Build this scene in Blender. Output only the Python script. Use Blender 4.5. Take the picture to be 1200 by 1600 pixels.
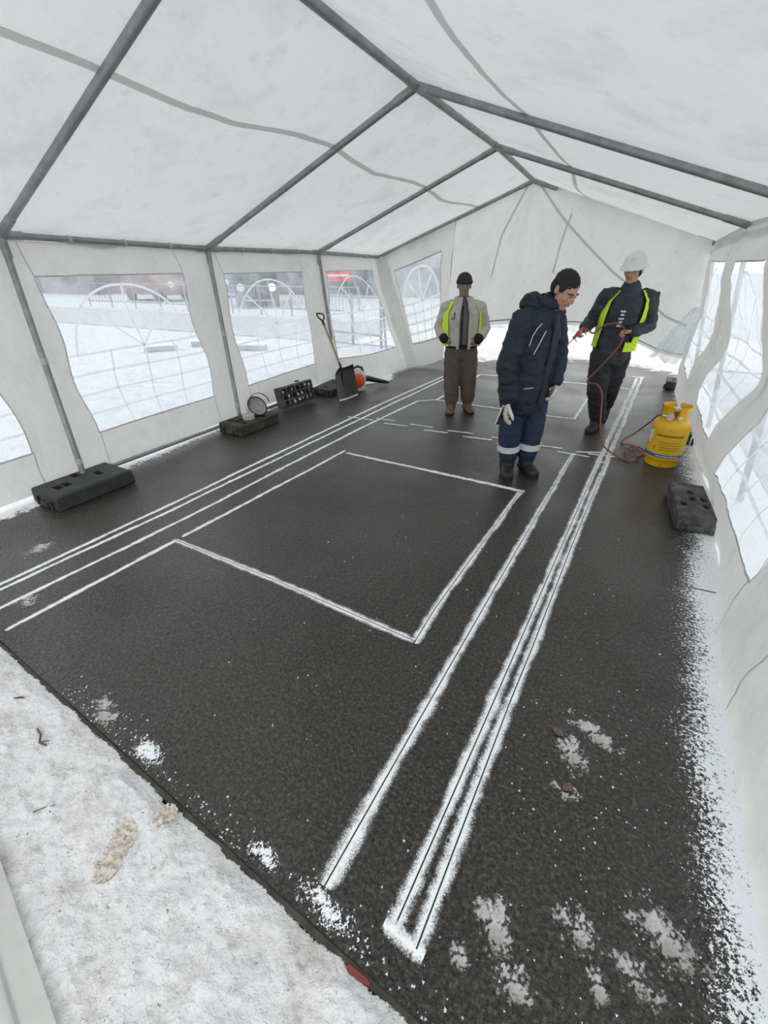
import bpy, bmesh, math, random
import numpy as np
from mathutils import Vector, Matrix, Euler
from mathutils import noise as mnoise
from math import sin, cos, pi, radians, sqrt, atan2

random.seed(7)
for o in list(bpy.data.objects):
    bpy.data.objects.remove(o)
scene = bpy.context.scene
COL = scene.collection

# ------------------------------------------------------------------ camera
# world = tent frame: X across the tent (right), Y along it, Z up, metres.
cam_d = bpy.data.cameras.new('camera')
cam = bpy.data.objects.new('camera', cam_d)
COL.objects.link(cam)
cam_d.sensor_fit = 'VERTICAL'
cam_d.sensor_height = 36.0
cam_d.sensor_width = 27.0
cam_d.lens = 685.4 / 1600.0 * 36.0
cam_d.clip_start = 0.02
cam_d.clip_end = 500
_p, _y, _r = radians(-29.33), radians(26.98), radians(-0.473)
cam.matrix_world = (Matrix.Translation((0, 0, 1.65)) @ Matrix.Rotation(_y, 4, 'Z')
                    @ Matrix.Rotation(pi / 2 + _p, 4, 'X') @ Matrix.Rotation(_r, 4, 'Z'))
scene.camera = cam

# ------------------------------------------------------------------ world: even overcast winter sky
world = bpy.data.worlds.new('overcast')
scene.world = world
world.use_nodes = True
_bg = world.node_tree.nodes['Background']
_bg.inputs[0].default_value = (0.965, 0.985, 1.0, 1)
_bg.inputs[1].default_value = 1.55

scene.view_settings.view_transform = 'Standard'
scene.view_settings.look = 'None'
scene.view_settings.exposure = 0.0
scene.view_settings.gamma = 1.0
scene.view_settings.use_curve_mapping = False
scene.cycles.max_bounces = 7
scene.cycles.diffuse_bounces = 4
scene.cycles.use_adaptive_sampling = True
scene.cycles.adaptive_threshold = 0.03
scene.cycles.transmission_bounces = 8
scene.cycles.transparent_max_bounces = 12
scene.cycles.use_denoising = True

# ------------------------------------------------------------------ material helpers
MATS = {}


def new_mat(name):
    m = bpy.data.materials.new(name)
    m.use_nodes = True
    nt = m.node_tree
    nt.nodes.clear()
    out = nt.nodes.new('ShaderNodeOutputMaterial')
    MATS[name] = m
    return m, nt, out


def nd(nt, kind, **kw):
    n = nt.nodes.new(kind)
    for k, v in kw.items():
        if k.startswith('i_'):
            key = k[2:]
            n.inputs[int(key) if key.isdigit() else key.replace('_', ' ')].default_value = v
        else:
            setattr(n, k, v)
    return n


def noise_fac(nt, scale, detail=4, rough=0.6, lo=0.4, hi=0.6, coord='Object', stretch=None, kind='noise'):
    tc = nd(nt, 'ShaderNodeTexCoord')
    src = tc.outputs[coord]
    if stretch:
        mp = nd(nt, 'ShaderNodeMapping')
        mp.inputs['Scale'].default_value = stretch
        nt.links.new(src, mp.inputs[0])
        src = mp.outputs[0]
    if kind == 'noise':
        n = nd(nt, 'ShaderNodeTexNoise')
        n.inputs['Scale'].default_value = scale
        n.inputs['Detail'].default_value = detail
        n.inputs['Roughness'].default_value = rough
    else:
        n = nd(nt, 'ShaderNodeTexVoronoi')
        n.inputs['Scale'].default_value = scale
    nt.links.new(src, n.inputs['Vector'])
    mr = nd(nt, 'ShaderNodeMapRange')
    mr.inputs[1].default_value = lo
    mr.inputs[2].default_value = hi
    nt.links.new(n.outputs[0], mr.inputs[0])
    return mr.outputs[0], n.outputs[0]


def mixc(nt, fac, a, b):
    m = nd(nt, 'ShaderNodeMix', data_type='RGBA')
    if isinstance(fac, (int, float)):
        m.inputs[0].default_value = fac
    else:
        nt.links.new(fac, m.inputs[0])
    for i, v in ((6, a), (7, b)):
        if isinstance(v, tuple):
            m.inputs[i].default_value = (v[0], v[1], v[2], 1)
        else:
            nt.links.new(v, m.inputs[i])
    return m.outputs[2]


def bump(nt, height, strength, dist, prev=None):
    b = nd(nt, 'ShaderNodeBump')
    b.inputs['Strength'].default_value = strength
    b.inputs['Distance'].default_value = dist
    nt.links.new(height, b.inputs['Height'])
    if prev is not None:
        nt.links.new(prev, b.inputs['Normal'])
    return b.outputs[0]


def simple(name, col, rough=0.6, metal=0.0, spec=0.5, var=None, bmp=None, emit=None):
    """var=(scale, colour2, lo, hi); bmp=(scale, strength, distance)"""
    m, nt, out = new_mat(name)
    p = nd(nt, 'ShaderNodeBsdfPrincipled')
    p.inputs['Base Color'].default_value = (*col, 1)
    p.inputs['Roughness'].default_value = rough
    p.inputs['Metallic'].default_value = metal
    p.inputs['Specular IOR Level'].default_value = spec
    if var:
        f, _ = noise_fac(nt, var[0], lo=var[2], hi=var[3])
        nt.links.new(mixc(nt, f, col, var[1]), p.inputs['Base Color'])
    if bmp:
        _, h = noise_fac(nt, bmp[0], detail=3)
        nt.links.new(bump(nt, h, bmp[1], bmp[2]), p.inputs['Normal'])
    if emit:
        p.inputs['Emission Color'].default_value = (*emit[0], 1)
        p.inputs['Emission Strength'].default_value = emit[1]
    nt.links.new(p.outputs[0], out.inputs[0])
    return m


def fabric(name, col, dirt_shade, trans, dirt_lo=0.5, dirt_hi=0.8, wrinkle=0.25):
    """woven tarpaulin that lets part of the daylight through"""
    m, nt, out = new_mat(name)
    f1, _ = noise_fac(nt, 1.6, detail=6, rough=0.65, lo=dirt_lo, hi=dirt_hi)
    f2, _ = noise_fac(nt, 7, detail=7, rough=0.75, lo=0.55, hi=1.0)
    c = mixc(nt, f1, col, dirt_shade)
    c = mixc(nt, f2, c, tuple(x * 0.82 for x in dirt_shade))
    d = nd(nt, 'ShaderNodeBsdfDiffuse')
    t = nd(nt, 'ShaderNodeBsdfTranslucent')
    g = nd(nt, 'ShaderNodeBsdfGlossy')
    g.inputs['Roughness'].default_value = 0.45
    _, h1 = noise_fac(nt, 4.5, detail=3, stretch=(1, 1, 0.5))
    _, h2 = noise_fac(nt, 260, detail=1)
    b = bump(nt, h1, wrinkle, 0.08)
    b = bump(nt, h2, 0.25, 0.002, b)
    for s in (d, t):
        nt.links.new(c, s.inputs['Color'])
        nt.links.new(b, s.inputs['Normal'])
    mx = nd(nt, 'ShaderNodeMixShader')
    mx.inputs[0].default_value = trans
    nt.links.new(d.outputs[0], mx.inputs[1])
    nt.links.new(t.outputs[0], mx.inputs[2])
    mg = nd(nt, 'ShaderNodeMixShader')
    mg.inputs[0].default_value = 0.03
    nt.links.new(mx.outputs[0], mg.inputs[1])
    nt.links.new(g.outputs[0], mg.inputs[2])
    nt.links.new(mg.outputs[0], out.inputs[0])
    return m


fabric('roof_fabric', (0.76, 0.775, 0.77), (0.61, 0.625, 0.62), 0.415, wrinkle=0.25)
fabric('curtain_fabric', (0.80, 0.805, 0.79), (0.70, 0.70, 0.68), 0.45, wrinkle=0.3)
fabric('wall_fabric', (0.77, 0.765, 0.735), (0.65, 0.64, 0.605), 0.30, wrinkle=0.4)
fabric('seam_fabric', (0.46, 0.47, 0.46), (0.38, 0.38, 0.37), 0.30)
fabric('band_fabric', (0.72, 0.73, 0.72), (0.64, 0.65, 0.64), 0.52)
fabric('curtain_band', (0.66, 0.66, 0.64), (0.58, 0.58, 0.56), 0.36)
fabric('print_white', (0.86, 0.88, 0.89), (0.80, 0.82, 0.84), 0.68)


def pvc(name, haze_lo, haze_hi):
    m, nt, out = new_mat(name)
    tr = nd(nt, 'ShaderNodeBsdfTransparent')
    tr.inputs[0].default_value = (0.93, 0.95, 0.97, 1)
    tl = nd(nt, 'ShaderNodeBsdfTranslucent')
    tl.inputs[0].default_value = (0.93, 0.96, 0.99, 1)
    df = nd(nt, 'ShaderNodeBsdfDiffuse')
    df.inputs[0].default_value = (0.85, 0.89, 0.93, 1)
    gl = nd(nt, 'ShaderNodeBsdfGlossy')
    gl.inputs['Roughness'].default_value = 0.12
    _, h1 = noise_fac(nt, 5, detail=3, stretch=(1, 1, 0.6))
    b = bump(nt, h1, 0.5, 0.08)
    nt.links.new(b, gl.inputs['Normal'])
    f, _ = noise_fac(nt, 2.2, detail=6, rough=0.65, lo=0.35, hi=0.72)
    mr = nd(nt, 'ShaderNodeMapRange')
    mr.inputs[3].default_value = haze_lo
    mr.inputs[4].default_value = haze_hi
    nt.links.new(f, mr.inputs[0])
    a = nd(nt, 'ShaderNodeMixShader')
    a.inputs[0].default_value = 0.85
    nt.links.new(df.outputs[0], a.inputs[1])
    nt.links.new(tl.outputs[0], a.inputs[2])
    m1 = nd(nt, 'ShaderNodeMixShader')
    nt.links.new(mr.outputs[0], m1.inputs[0])
    nt.links.new(tr.outputs[0], m1.inputs[1])
    nt.links.new(a.outputs[0], m1.inputs[2])
    lw = nd(nt, 'ShaderNodeLayerWeight')
    lw.inputs[0].default_value = 0.25
    nt.links.new(b, lw.inputs['Normal'])
    ml = nd(nt, 'ShaderNodeMath', operation='MULTIPLY')
    ml.inputs[1].default_value = 0.13
    nt.links.new(lw.outputs['Fresnel'], ml.inputs[0])
    m2 = nd(nt, 'ShaderNodeMixShader')
    nt.links.new(ml.outputs[0], m2.inputs[0])
    nt.links.new(m1.outputs[0], m2.inputs[1])
    nt.links.new(gl.outputs[0], m2.inputs[2])
    nt.links.new(m2.outputs[0], out.inputs[0])
    return m


pvc('clear_plastic', 0.14, 0.52)
pvc('hazy_plastic', 0.35, 0.75)

# asphalt: dark, wet, coarse-grained
m, nt, out = new_mat('asphalt')
p = nd(nt, 'ShaderNodeBsdfPrincipled')
fa, _ = noise_fac(nt, 0.9, detail=5, lo=0.35, hi=0.7)
fb, _ = noise_fac(nt, 62, detail=4, rough=0.72, lo=0.47, hi=0.76)
fd, _ = noise_fac(nt, 85, detail=2, lo=0.32, hi=0.50)
c = mixc(nt, fa, (0.034, 0.0298, 0.0247), (0.050, 0.044, 0.037))
c = mixc(nt, fb, c, (0.185, 0.163, 0.137))
c = mixc(nt, fd, (0.008, 0.0075, 0.007), c)
nt.links.new(c, p.inputs['Base Color'])
fr, _ = noise_fac(nt, 1.3, detail=4, lo=0.3, hi=0.7)
mr = nd(nt, 'ShaderNodeMapRange')
mr.inputs[3].default_value = 0.30
mr.inputs[4].default_value = 0.50
nt.links.new(fr, mr.inputs[0])
nt.links.new(mr.outputs[0], p.inputs['Roughness'])
fw, _ = noise_fac(nt, 0.55, detail=5, rough=0.6, lo=0.34, hi=0.62)
mw = nd(nt, 'ShaderNodeMapRange')
mw.inputs[3].default_value = 0.08
mw.inputs[4].default_value = 0.65
nt.links.new(fw, mw.inputs[0])
nt.links.new(mw.outputs[0], p.inputs['Coat Weight'])
p.inputs['Coat Roughness'].default_value = 0.18
p.inputs['Specular IOR Level'].default_value = 0.35
_, hc_ = noise_fac(nt, 45, detail=3, rough=0.6)
nt.links.new(bump(nt, hc_, 0.55, 0.010), p.inputs['Coat Normal'])
_, h1 = noise_fac(nt, 70, detail=4, rough=0.65)
_, h2 = noise_fac(nt, 60, kind='voronoi')
b = bump(nt, h1, 1.0, 0.022)
b = bump(nt, h2, 0.8, 0.012, b)
nt.links.new(b, p.inputs['Normal'])
nt.links.new(p.outputs[0], out.inputs[0])

# snow with painted track shade (far snow) or trodden dirt
def snow(name, col, dirt_shade, lo, hi, bscale=40, bs=0.5, bd=0.01, ragged=None):
    m, nt, out = new_mat(name)
    p = nd(nt, 'ShaderNodeBsdfPrincipled')
    f, _ = noise_fac(nt, 5.5, detail=7, rough=0.68, lo=lo, hi=hi)
    f2, _ = noise_fac(nt, 60, detail=3, rough=0.6, lo=0.66, hi=0.74)
    c = mixc(nt, f, col, dirt_shade)
    c = mixc(nt, f2, c, tuple(x * 0.6 for x in dirt_shade))
    nt.links.new(c, p.inputs['Base Color'])
    p.inputs['Roughness'].default_value = 0.7
    p.inputs['Specular IOR Level'].default_value = 0.25
    _, h = noise_fac(nt, bscale, detail=5, rough=0.65)
    nt.links.new(bump(nt, h, bs, bd), p.inputs['Normal'])
    if ragged:      # crumbly cover: thins out into grains where the sheet's own 'cover' value runs out
        at = nd(nt, 'ShaderNodeAttribute', attribute_name='cover')
        _, n1 = noise_fac(nt, ragged[0], detail=3, rough=0.65)
        _, n2 = noise_fac(nt, ragged[0] * 0.3, detail=2, rough=0.6)
        ad = nd(nt, 'ShaderNodeMath', operation='ADD')
        nt.links.new(n1, ad.inputs[0])
        nt.links.new(n2, ad.inputs[1])
        ma = nd(nt, 'ShaderNodeMath', operation='MULTIPLY_ADD')
        ma.inputs[1].default_value = ragged[1]
        ma.inputs[2].default_value = -ragged[1]
        nt.links.new(ad.outputs[0], ma.inputs[0])
        sm_ = nd(nt, 'ShaderNodeMath', operation='ADD')
        nt.links.new(at.outputs['Fac'], sm_.inputs[0])
        nt.links.new(ma.outputs[0], sm_.inputs[1])
        mr_ = nd(nt, 'ShaderNodeMapRange', interpolation_type='SMOOTHSTEP')
        mr_.inputs[1].default_value = -ragged[2]
        mr_.inputs[2].default_value = ragged[2]
        nt.links.new(sm_.outputs[0], mr_.inputs[0])
        tr_ = nd(nt, 'ShaderNodeBsdfTransparent')
        mx_ = nd(nt, 'ShaderNodeMixShader')
        nt.links.new(mr_.outputs[0], mx_.inputs[0])
        nt.links.new(tr_.outputs[0], mx_.inputs[1])
        nt.links.new(p.outputs[0], mx_.inputs[2])
        nt.links.new(mx_.outputs[0], out.inputs[0])
    else:
        nt.links.new(p.outputs[0], out.inputs[0])
    return m


snow('snow_near', (0.92, 0.92, 0.92), (0.55, 0.45, 0.39), 0.50, 0.84, 34, 1.0, 0.03, (170, 0.9, 0.12))
snow('snow_far', (0.68, 0.705, 0.74), (0.48, 0.515, 0.57), 0.42, 0.72, 3, 0.8, 0.2)  # second colour paints grey-blue shade of prints and tracks into the snow
snow('snow_clean', (0.90, 0.92, 0.95), (0.82, 0.84, 0.88), 0.5, 0.9, 60, 0.5, 0.01, (230, 3.2, 0.12))
snow('snow_crumb', (0.90, 0.92, 0.95), (0.82, 0.84, 0.88), 0.5, 0.9, 60, 0.5, 0.01)
snow('snow_drift', (0.90, 0.92, 0.95), (0.82, 0.84, 0.88), 0.5, 0.9, 30, 0.5, 0.02, (60, 1.2, 0.2))
snow('slush', (0.84, 0.84, 0.83), (0.30, 0.26, 0.22), 0.40, 0.72, 90, 1.0, 0.015, (85, 4.2, 0.5))
snow('road_slush', (0.52, 0.53, 0.54), (0.36, 0.36, 0.37), 0.35, 0.7, 4, 0.5, 0.1)
snow('packed_snow', (0.80, 0.79, 0.77), (0.60, 0.57, 0.53), 0.4, 0.75, 6, 0.6, 0.08)
snow('packed_drift', (0.80, 0.79, 0.77), (0.60, 0.57, 0.53), 0.4, 0.75, 6, 0.6, 0.08, (25, 1.2, 0.3))

# sprayed white paint: solid core, speckled overspray at the edges (v across the line in the UV map)
m, nt, out = new_mat('sprayed_paint')
p = nd(nt, 'ShaderNodeBsdfPrincipled')
p.inputs['Base Color'].default_value = (0.90, 0.91, 0.92, 1)
p.inputs['Roughness'].default_value = 0.7
uv = nd(nt, 'ShaderNodeUVMap')
sp = nd(nt, 'ShaderNodeSeparateXYZ')
nt.links.new(uv.outputs[0], sp.inputs[0])
ab = nd(nt, 'ShaderNodeMath', operation='ABSOLUTE')
nt.links.new(sp.outputs[1], ab.inputs[0])
_, n1 = noise_fac(nt, 190, detail=3, rough=0.7)
_, n2 = noise_fac(nt, 14, detail=3, rough=0.6)
a1 = nd(nt, 'ShaderNodeMath', operation='MULTIPLY_ADD')
a1.inputs[1].default_value = 1.3
a1.inputs[2].default_value = -0.65
nt.links.new(n1, a1.inputs[0])
a2 = nd(nt, 'ShaderNodeMath', operation='MULTIPLY_ADD')
a2.inputs[1].default_value = 0.9
a2.inputs[2].default_value = -0.45
nt.links.new(n2, a2.inputs[0])
s1 = nd(nt, 'ShaderNodeMath', operation='ADD')
nt.links.new(a1.outputs[0], s1.inputs[0])
nt.links.new(a2.outputs[0], s1.inputs[1])
s2 = nd(nt, 'ShaderNodeMath', operation='ADD')
nt.links.new(ab.outputs[0], s2.inputs[0])
nt.links.new(s1.outputs[0], s2.inputs[1])
mr = nd(nt, 'ShaderNodeMapRange', interpolation_type='SMOOTHSTEP')
mr.inputs[1].default_value = 0.16
mr.inputs[2].default_value = 0.88
mr.inputs[3].default_value = 1.0
mr.inputs[4].default_value = 0.0
nt.links.new(s2.outputs[0], mr.inputs[0])
edge = nd(nt, 'ShaderNodeMapRange', interpolation_type='SMOOTHSTEP')
edge.inputs[1].default_value = 0.75
edge.inputs[2].default_value = 1.0
edge.inputs[3].default_value = 1.0
edge.inputs[4].default_value = 0.0
nt.links.new(ab.outputs[0], edge.inputs[0])
ml = nd(nt, 'ShaderNodeMath', operation='MULTIPLY')
nt.links.new(mr.outputs[0], ml.inputs[0])
nt.links.new(edge.outputs[0], ml.inputs[1])
tr = nd(nt, 'ShaderNodeBsdfTransparent')
mx = nd(nt, 'ShaderNodeMixShader')
nt.links.new(ml.outputs[0], mx.inputs[0])
nt.links.new(tr.outputs[0], mx.inputs[1])
nt.links.new(p.outputs[0], mx.inputs[2])
nt.links.new(mx.outputs[0], out.inputs[0])

simple('saw_cut', (0.02, 0.02, 0.02), 0.9)
simple('galvanised', (0.34, 0.35, 0.35), 0.5, 0.5, var=(9, (0.24, 0.24, 0.24), 0.4, 0.7))
simple('grey_plastic', (0.42, 0.43, 0.43), 0.55)
simple('kerb_wood', (0.040, 0.038, 0.028), 0.85, var=(18, (0.075, 0.070, 0.052), 0.4, 0.7), bmp=(60, 0.6, 0.01))
simple('rubber', (0.028, 0.029, 0.029), 0.6, var=(14, (0.055, 0.055, 0.053), 0.45, 0.75), bmp=(70, 0.4, 0.006))
simple('rubber_mossy', (0.030, 0.030, 0.024), 0.75, var=(10, (0.075, 0.070, 0.055), 0.42, 0.72), bmp=(70, 0.4, 0.006))
simple('rubber_dusty', (0.045, 0.045, 0.046), 0.7, var=(9, (0.17, 0.17, 0.172), 0.45, 0.80), bmp=(70, 0.4, 0.006))
simple('black_plastic', (0.012, 0.013, 0.014), 0.42, bmp=(8, 0.1, 0.02))
simple('aluminium', (0.60, 0.60, 0.58), 0.4, 0.8)
simple('ash_wood', (0.36, 0.22, 0.11), 0.6, var=(25, (0.26, 0.15, 0.07), 0.4, 0.6))
simple('tool_grey', (0.62, 0.61, 0.58), 0.5)
simple('tool_orange', (0.78, 0.11, 0.03), 0.45)
simple('gas_yellow', (0.72, 0.43, 0.006), 0.35, var=(6, (0.58, 0.33, 0.006), 0.5, 0.8))
simple('band_blue', (0.03, 0.10, 0.33), 0.5)
simple('ink', (0.13, 0.09, 0.03), 0.6)
simple('label_white', (0.75, 0.76, 0.74), 0.6, var=(60, (0.45, 0.45, 0.44), 0.45, 0.6))
simple('brass', (0.55, 0.42, 0.18), 0.35, 0.9)
simple('hose_red', (0.26, 0.075, 0.045), 0.55)
simple('torch_red', (0.50, 0.05, 0.05), 0.45)
simple('steel', (0.40, 0.40, 0.40), 0.35, 0.9)
simple('leaf_brown', (0.105, 0.06, 0.042), 0.8, var=(120, (0.17, 0.115, 0.085), 0.4, 0.7))
simple('twig_brown', (0.13, 0.09, 0.07), 0.9)
simple('tape_red', (0.24, 0.035, 0.03), 0.5)
simple('mask_white', (0.66, 0.65, 0.62), 0.65, var=(60, (0.45, 0.44, 0.42), 0.45, 0.6))
simple('strap_dark', (0.035, 0.024, 0.022), 0.7)
simple('tape_grey', (0.45, 0.44, 0.41), 0.6)
# clothing and skin
simple('skin', (0.52, 0.29, 0.21), 0.55, spec=0.35)
simple('skin_dark', (0.30, 0.17, 0.125), 0.55, spec=0.35)
simple('hand_skin', (0.55, 0.28, 0.21), 0.55)
simple('lip', (0.36, 0.13, 0.11), 0.5)
simple('eye_white', (0.48, 0.45, 0.43), 0.3)
simple('eye_dark', (0.03, 0.02, 0.015), 0.2)
simple('hair_dark', (0.018, 0.016, 0.015), 0.8, bmp=(120, 0.8, 0.01))
simple('knit_dark', (0.035, 0.03, 0.032), 0.95, bmp=(90, 0.8, 0.01))
simple('navy', (0.0075, 0.0115, 0.026), 0.7, var=(5, (0.014, 0.021, 0.042), 0.4, 0.7), bmp=(28, 0.35, 0.015))
simple('navy_trouser', (0.011, 0.021, 0.050), 0.8, var=(5, (0.022, 0.036, 0.075), 0.4, 0.7), bmp=(28, 0.35, 0.015))
simple('dark_jacket', (0.019, 0.023, 0.033), 0.6, var=(6, (0.045, 0.052, 0.068), 0.45, 0.75), bmp=(28, 0.35, 0.015))
simple('black_trouser', (0.014, 0.014, 0.019), 0.75, var=(6, (0.032, 0.032, 0.041), 0.45, 0.75), bmp=(26, 0.4, 0.015))
simple('beige_jacket', (0.50, 0.47, 0.42), 0.8, var=(9, (0.36, 0.33, 0.28), 0.45, 0.75), bmp=(26, 0.35, 0.015))
simple('fleece_grey', (0.15, 0.135, 0.13), 0.95, bmp=(60, 0.5, 0.01))
simple('black_cloth', (0.012, 0.012, 0.013), 0.9)
simple('brown_trouser', (0.115, 0.098, 0.088), 0.9, var=(6, (0.085, 0.07, 0.062), 0.4, 0.7), bmp=(26, 0.4, 0.015))
simple('hivis', (0.60, 0.85, 0.02), 0.6, bmp=(26, 0.3, 0.012))
simple('reflective', (0.62, 0.63, 0.62), 0.4)
simple('boot_brown', (0.15, 0.075, 0.045), 0.65, var=(30, (0.26, 0.19, 0.14), 0.5, 0.7))
simple('boot_black', (0.018, 0.018, 0.018), 0.55, bmp=(50, 0.3, 0.006))
simple('sole_black', (0.012, 0.012, 0.012), 0.8)
simple('glove_white', (0.62, 0.59, 0.51), 0.85, var=(24, (0.42, 0.39, 0.33), 0.5, 0.75))
simple('glove_grey', (0.16, 0.16, 0.15), 0.8)
simple('helmet_white', (0.78, 0.79, 0.78), 0.35)
simple('screen_dark', (0.02, 0.02, 0.022), 0.2)
# beyond the tent
simple('far_wall', (0.10, 0.125, 0.16), 0.8, var=(0.6, (0.17, 0.19, 0.22), 0.4, 0.7))
simple('far_wall_warm', (0.30, 0.27, 0.27), 0.8, var=(0.6, (0.22, 0.2, 0.2), 0.4, 0.7))
simple('far_dark', (0.05, 0.055, 0.065), 0.6)
simple('far_glass', (0.07, 0.09, 0.11), 0.15)
simple('far_red', (0.62, 0.05, 0.04), 0.5)
simple('far_orange', (0.21, 0.13, 0.12), 0.6)
simple('block_grey', (0.34, 0.37, 0.42), 0.7)
simple('far_blue', (0.09, 0.19, 0.34), 0.4)
simple('far_metal', (0.28, 0.29, 0.31), 0.5, 0.3)
simple('tyre', (0.015, 0.015, 0.015), 0.8)
simple('lamp_glow', (0.9, 0.7, 0.4), 0.5, emit=((1.0, 0.72, 0.32), 3.0))


# ------------------------------------------------------------------ mesh builder
class MB:
    def __init__(self):
        self.v, self.f, self.uv = [], [], None

    def add(self, vs, fs):
        o = len(self.v)
        self.v.extend([tuple(x) for x in vs])
        self.f.extend([tuple(i + o for i in f) for f in fs])
        return self

    def box(self, c, s, M=None, taper=1.0, bev=0.0):
        x, y, z = s[0] / 2, s[1] / 2, s[2] / 2
        if bev <= 0:
            vs = [Vector((sx * x * (taper if sz > 0 else 1), sy * y * (taper if sz > 0 else 1), sz * z))
                  for sz in (-1, 1) for sx, sy in ((-1, -1), (1, -1), (1, 1), (-1, 1))]
            fs = [(3, 2, 1, 0), (4, 5, 6, 7), (0, 1, 5, 4), (1, 2, 6, 5), (2, 3, 7, 6), (3, 0, 4, 7)]
        else:
            bm = bmesh.new()
            bmesh.ops.create_cube(bm, size=1)
            for v in bm.verts:
                k = taper if v.co.z > 0 else 1
                v.co = Vector((v.co.x * s[0] * k, v.co.y * s[1] * k, v.co.z * s[2]))
            bmesh.ops.bevel(bm, geom=list(bm.edges), offset=bev, segments=2, profile=0.6, affect='EDGES')
            bm.verts.index_update()
            vs = [v.co.copy() for v in bm.verts]
            fs = [tuple(v.index for v in f.verts) for f in bm.faces]
            bm.free()
        c = Vector(c)
        vs = [(M @ v if M else v) + c for v in vs]
        return self.add(vs, fs)

    def tube(self, pts, rad, side=(1, 0, 0), seg=12, cap='round'):
        pts = [Vector(p) for p in pts]
        n = len(pts)
        if not isinstance(rad, (list, tuple)) or (len(rad) == 2 and n != 2 and not isinstance(rad[0], tuple)):
            rad = [rad] * n
        rad = [(r, r) if isinstance(r, (int, float)) else r for r in rad]
        side = Vector(side)
        if cap == 'round':
            a, b = rad[0], rad[-1]
            d0 = (pts[0] - pts[1]).normalized()
            d1 = (pts[-1] - pts[-2]).normalized()
            m0, m1 = min(a), min(b)
            pts = [pts[0] + d0 * m0 * 0.85, pts[0] + d0 * m0 * 0.5] + pts + [pts[-1] + d1 * m1 * 0.5, pts[-1] + d1 * m1 * 0.85]
            rad = [(a[0] * .5, a[1] * .5), (a[0] * .86, a[1] * .86)] + rad + [(b[0] * .86, b[1] * .86), (b[0] * .5, b[1] * .5)]
            n = len(pts)
        vs = []
        for i, p in enumerate(pts):
            t = (pts[min(i + 1, n - 1)] - pts[max(i - 1, 0)])
            t.normalize()
            u = side - t * side.dot(t)
            if u.length < 1e-3:
                u = Vector((0, 1, 0)) - t * t.y
            u.normalize()
            w = t.cross(u)
            side = u
            for k in range(seg):
                an = 2 * pi * k / seg
                vs.append(p + u * cos(an) * rad[i][0] + w * sin(an) * rad[i][1])
        fs = []
        for i in range(n - 1):
            for k in range(seg):
                k2 = (k + 1) % seg
                fs.append((i * seg + k, i * seg + k2, (i + 1) * seg + k2, (i + 1) * seg + k))
        if cap:
            fs.append(tuple(range(seg - 1, -1, -1)))
            fs.append(tuple((n - 1) * seg + k for k in range(seg)))
        return self.add(vs, fs)

    def ell(self, c, r, M=None, seg=14, rings=9):
        vs, fs = [], []
        c = Vector(c)
        for i in range(rings + 1):
            ph = pi * i / rings
            for k in range(seg):
                an = 2 * pi * k / seg
                v = Vector((r[0] * sin(ph) * cos(an), r[1] * sin(ph) * sin(an), -r[2] * cos(ph)))
                vs.append((M @ v if M else v) + c)
        for i in range(rings):
            for k in range(seg):
                k2 = (k + 1) % seg
                fs.append((i * seg + k, i * seg + k2, (i + 1) * seg + k2, (i + 1) * seg + k))
        return self.add(vs, fs)

    def lathe(self, prof, seg=32, c=(0, 0, 0), close=False, arc=None):
        vs, fs = [], []
        n = len(prof)
        c = Vector(c)
        a0, a1 = arc if arc else (0, 2 * pi)
        m = seg if not arc else seg + 1
        for r, z in prof:
            for k in range(m):
                an = a0 + (a1 - a0) * k / seg
                vs.append(c + Vector((r * cos(an), r * sin(an), z)))
        for i in range(n - 1):
            for k in range(seg):
                k2 = (k + 1) % m
                fs.append((i * m + k, i * m + k2, (i + 1) * m + k2, (i + 1) * m + k))
        return self.add(vs, fs)

    def xform(self, M):
        self.v = [tuple(M @ Vector(v)) for v in self.v]
        return self

    def build(self, name, mat, parent=None, smooth=False, fix=True):
        me = bpy.data.meshes.new(name)
        me.from_pydata(self.v, [], self.f)
        if fix:
            bm = bmesh.new()
            bm.from_mesh(me)
            bmesh.ops.remove_doubles(bm, verts=bm.verts, dist=1e-5)
            bmesh.ops.recalc_face_normals(bm, faces=bm.faces)
            bm.to_mesh(me)
            bm.free()
        return link(name, me, mat, parent, smooth)


def link(name, me, mat, parent=None, smooth=False):
    if isinstance(mat, str):
        mat = MATS[mat]
    me.materials.clear()
    me.materials.append(mat)
    if smooth:
        me.polygons.foreach_set('use_smooth', [True] * len(me.polygons))
        try:
            me.set_sharp_from_angle(angle=radians(50))
        except Exception:
            pass
    me.update()
    o = bpy.data.objects.new(name, me)
    COL.objects.link(o)
    if parent:
        o.parent = parent
    return o


def empty(name, loc=(0, 0, 0), rz=0.0):
    o = bpy.data.objects.new(name, None)
    o.empty_display_size = 0.1
    COL.objects.link(o)
    o.location = loc
    o.rotation_euler = (0, 0, rz)
    return o


def tag(o, label=None, cat=None, group=None, kind=None):
    for k, v in (('label', label), ('category', cat), ('group', group), ('kind', kind)):
        if v:
            o[k] = v
    return o


def copy_tree(o, parent=None):
    c = o.copy()
    COL.objects.link(c)
    if parent:
        c.parent = parent
    for ch in list(o.children):
        copy_tree(ch, c)
    return c


def fbm(x, y, z=0.0, oct=4):
    return mnoise.fractal(Vector((x, y, z)), 0.9, 2.1, oct)


def interp(x, xs, ys):
    return float(np.interp(x, xs, ys))


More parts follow.
